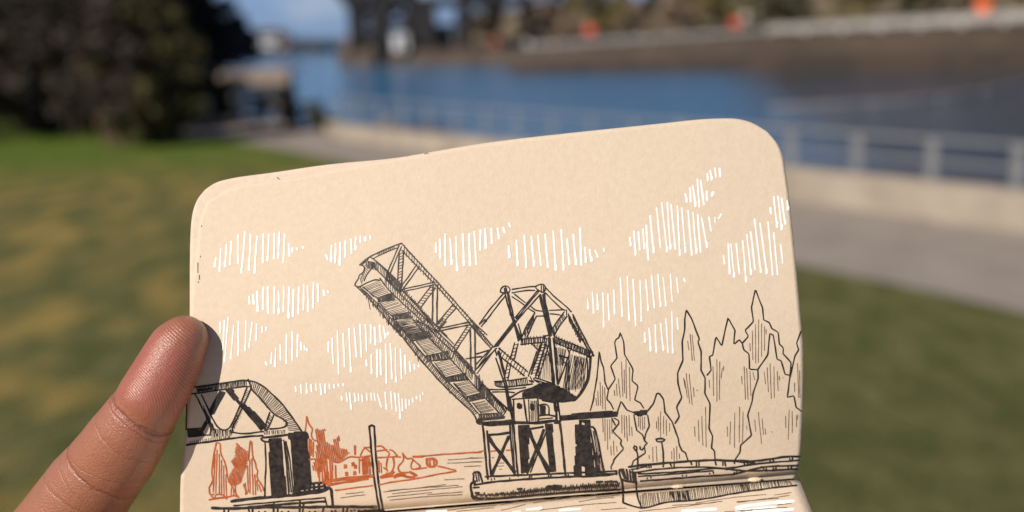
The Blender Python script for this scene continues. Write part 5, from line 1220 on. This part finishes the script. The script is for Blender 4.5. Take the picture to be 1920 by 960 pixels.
M_skin = bpy.data.materials.new('skin'); M_skin.use_nodes = True
def _skin():
    n = M_skin.node_tree; b = n.nodes['Principled BSDF']; L = n.links.new
    b.inputs['Roughness'].default_value = 0.34; b.inputs['Specular IOR Level'].default_value = 0.8
    b.inputs['Subsurface Weight'].default_value = 0.15; b.inputs['Subsurface Radius'].default_value = (1.0, 0.35, 0.2); b.inputs['Subsurface Scale'].default_value = 0.0022
    tc = n.nodes.new('ShaderNodeTexCoord'); mp = n.nodes.new('ShaderNodeMapping'); mp.inputs['Scale'].default_value = (1000, 1000, 1000)
    L(tc.outputs['Object'], mp.inputs[0]); mm = mp.outputs[0]          # millimetres
    sp_ = n.nodes.new('ShaderNodeSeparateXYZ'); L(mm, sp_.inputs[0])
    def M(op, a, c=None, d=None):
        q = n.nodes.new('ShaderNodeMath'); q.operation = op
        for i, v in enumerate((a, c, d)):
            if v is None: continue
            if isinstance(v, (int, float)): q.inputs[i].default_value = v
            else: L(v, q.inputs[i])
        return q.outputs[0]
    X, Y, Zz = sp_.outputs
    def nz(sc, det=3, scale=(1, 1, 1)):
        m2 = n.nodes.new('ShaderNodeMapping'); m2.inputs['Scale'].default_value = scale; L(mm, m2.inputs[0])
        t = n.nodes.new('ShaderNodeTexNoise'); t.inputs['Scale'].default_value = sc; t.inputs['Detail'].default_value = det
        L(m2.outputs[0], t.inputs['Vector']); return t.outputs['Fac']
    wobn = M('MULTIPLY', M('SUBTRACT', nz(.35, 2), .5), 1.6)
    def crease(y0, wd, slope=0.0, curv=0.0, amp=1.0):
        yy = M('ADD', Y, M('MULTIPLY', M('MULTIPLY', X, X), curv)); yy = M('ADD', yy, M('MULTIPLY', X, slope)); yy = M('ADD', yy, wobn)
        d = M('DIVIDE', M('SUBTRACT', yy, y0), wd)
        return M('MULTIPLY', M('EXPONENT', M('MULTIPLY', M('MULTIPLY', d, d), -1)), amp)
    cs = None
    for c in ((-18.0, .42, 0, .012, 1.0), (-19.6, .25, .05, .01, .45), (-26.2, .3, .12, .0, .22), (-38.8, .45, .05, .01, .75), (-36.4, .22, -.25, .0, .22), (-31.5, .2, .3, .0, .10), (-43.5, .3, .22, 0, .2), (-47, .4, -.1, .01, .3)):
        q = crease(*c); cs = q if cs is None else M('ADD', cs, q)
    # papillary ridges: loops round the middle of the pad
    m3 = n.nodes.new('ShaderNodeMapping'); m3.inputs['Location'].default_value = (1.0, 16.0, 0); m3.inputs['Scale'].default_value = (1.0, 1.0, 0.0); L(mm, m3.inputs[0])
    wv = n.nodes.new('ShaderNodeTexWave'); wv.wave_type = 'RINGS'; wv.rings_direction = 'SPHERICAL'; wv.inputs['Scale'].default_value = 0.60; wv.inputs['Distortion'].default_value = 2.6; wv.inputs['Detail'].default_value = 2; wv.inputs['Detail Scale'].default_value = .35
    L(m3.outputs[0], wv.inputs['Vector'])
    padm = n.nodes.new('ShaderNodeMapRange'); padm.inputs[1].default_value = -17; padm.inputs[2].default_value = -14; L(Y, padm.inputs[0])
    frm = n.nodes.new('ShaderNodeMapRange'); frm.inputs[1].default_value = -1; frm.inputs[2].default_value = 3; L(Zz, frm.inputs[0])
    ridge = M('MULTIPLY', M('MULTIPLY', wv.outputs['Fac'], padm.outputs[0]), frm.outputs[0])
    # fine cells of the skin lower down
    vo = n.nodes.new('ShaderNodeTexVoronoi'); vo.inputs['Scale'].default_value = 2.3; m4 = n.nodes.new('ShaderNodeMapping'); m4.inputs['Scale'].default_value = (1.3, .75, 1); L(mm, m4.inputs[0]); L(m4.outputs[0], vo.inputs['Vector'])
    inv = M('SUBTRACT', 1.0, M('MULTIPLY', padm.outputs[0], .8))
    cells = M('MULTIPLY', vo.outputs['Distance'], inv)
    hgt = M('SUBTRACT', M('ADD', M('MULTIPLY', ridge, .060), M('ADD', M('MULTIPLY', cells, .15), M('ADD', M('MULTIPLY', nz(4.5, 5), .15), M('MULTIPLY', nz(.5, 3, (1, .35, 1)), .22)))), M('MULTIPLY', cs, .50))
    bp = n.nodes.new('ShaderNodeBump'); bp.inputs['Strength'].default_value = 0.75; bp.inputs['Distance'].default_value = 0.001
    L(hgt, bp.inputs['Height']); L(bp.outputs[0], b.inputs['Normal'])
    def mix(f, a, c):
        q = n.nodes.new('ShaderNodeMix'); q.data_type = 'RGBA'; L(f, q.inputs[0])
        for s_, v in ((6, a), (7, c)):
            if isinstance(v, tuple): q.inputs[s_].default_value = (*v, 1)
            else: L(v, q.inputs[s_])
        return q.outputs[2]
    # redder at the pad, more peach along the sides
    pr = M('MULTIPLY', M('EXPONENT', M('MULTIPLY', M('POWER', M('DIVIDE', M('ADD', Y, 7.0), 10.0), 2.0), -1)), 1.0)
    sidef = n.nodes.new('ShaderNodeMapRange'); sidef.inputs[1].default_value = 0.5; sidef.inputs[2].default_value = 5.5; L(Zz, sidef.inputs[0])
    f = M('MULTIPLY', M('ADD', M('MULTIPLY', pr, .75), .25), sidef.outputs[0])
    f = M('MULTIPLY', f, M('ADD', .6, M('MULTIPLY', nz(.45, 5), .8)))
    c = mix(M('MINIMUM', f, 1.0), (0.35, 0.140, 0.080), (0.36, 0.085, 0.062))
    c = mix(M('MULTIPLY', M('MINIMUM', cs, 1.0), .7), c, (0.20, 0.065, 0.045))
    c = mix(M('MULTIPLY', nz(1.1, 6), .6), c, (0.40, 0.18, 0.11))
    L(c, b.inputs['Base Color'])
_skin()
hm.materials.clear(); hm.materials.append(M_skin)
person = bpy.data.objects.new('person', hm); COL.objects.link(person); person.matrix_world = HM
tag(person, "left hand at the lower left with one bare finger pressed against the sketchbook's left edge", 'person')
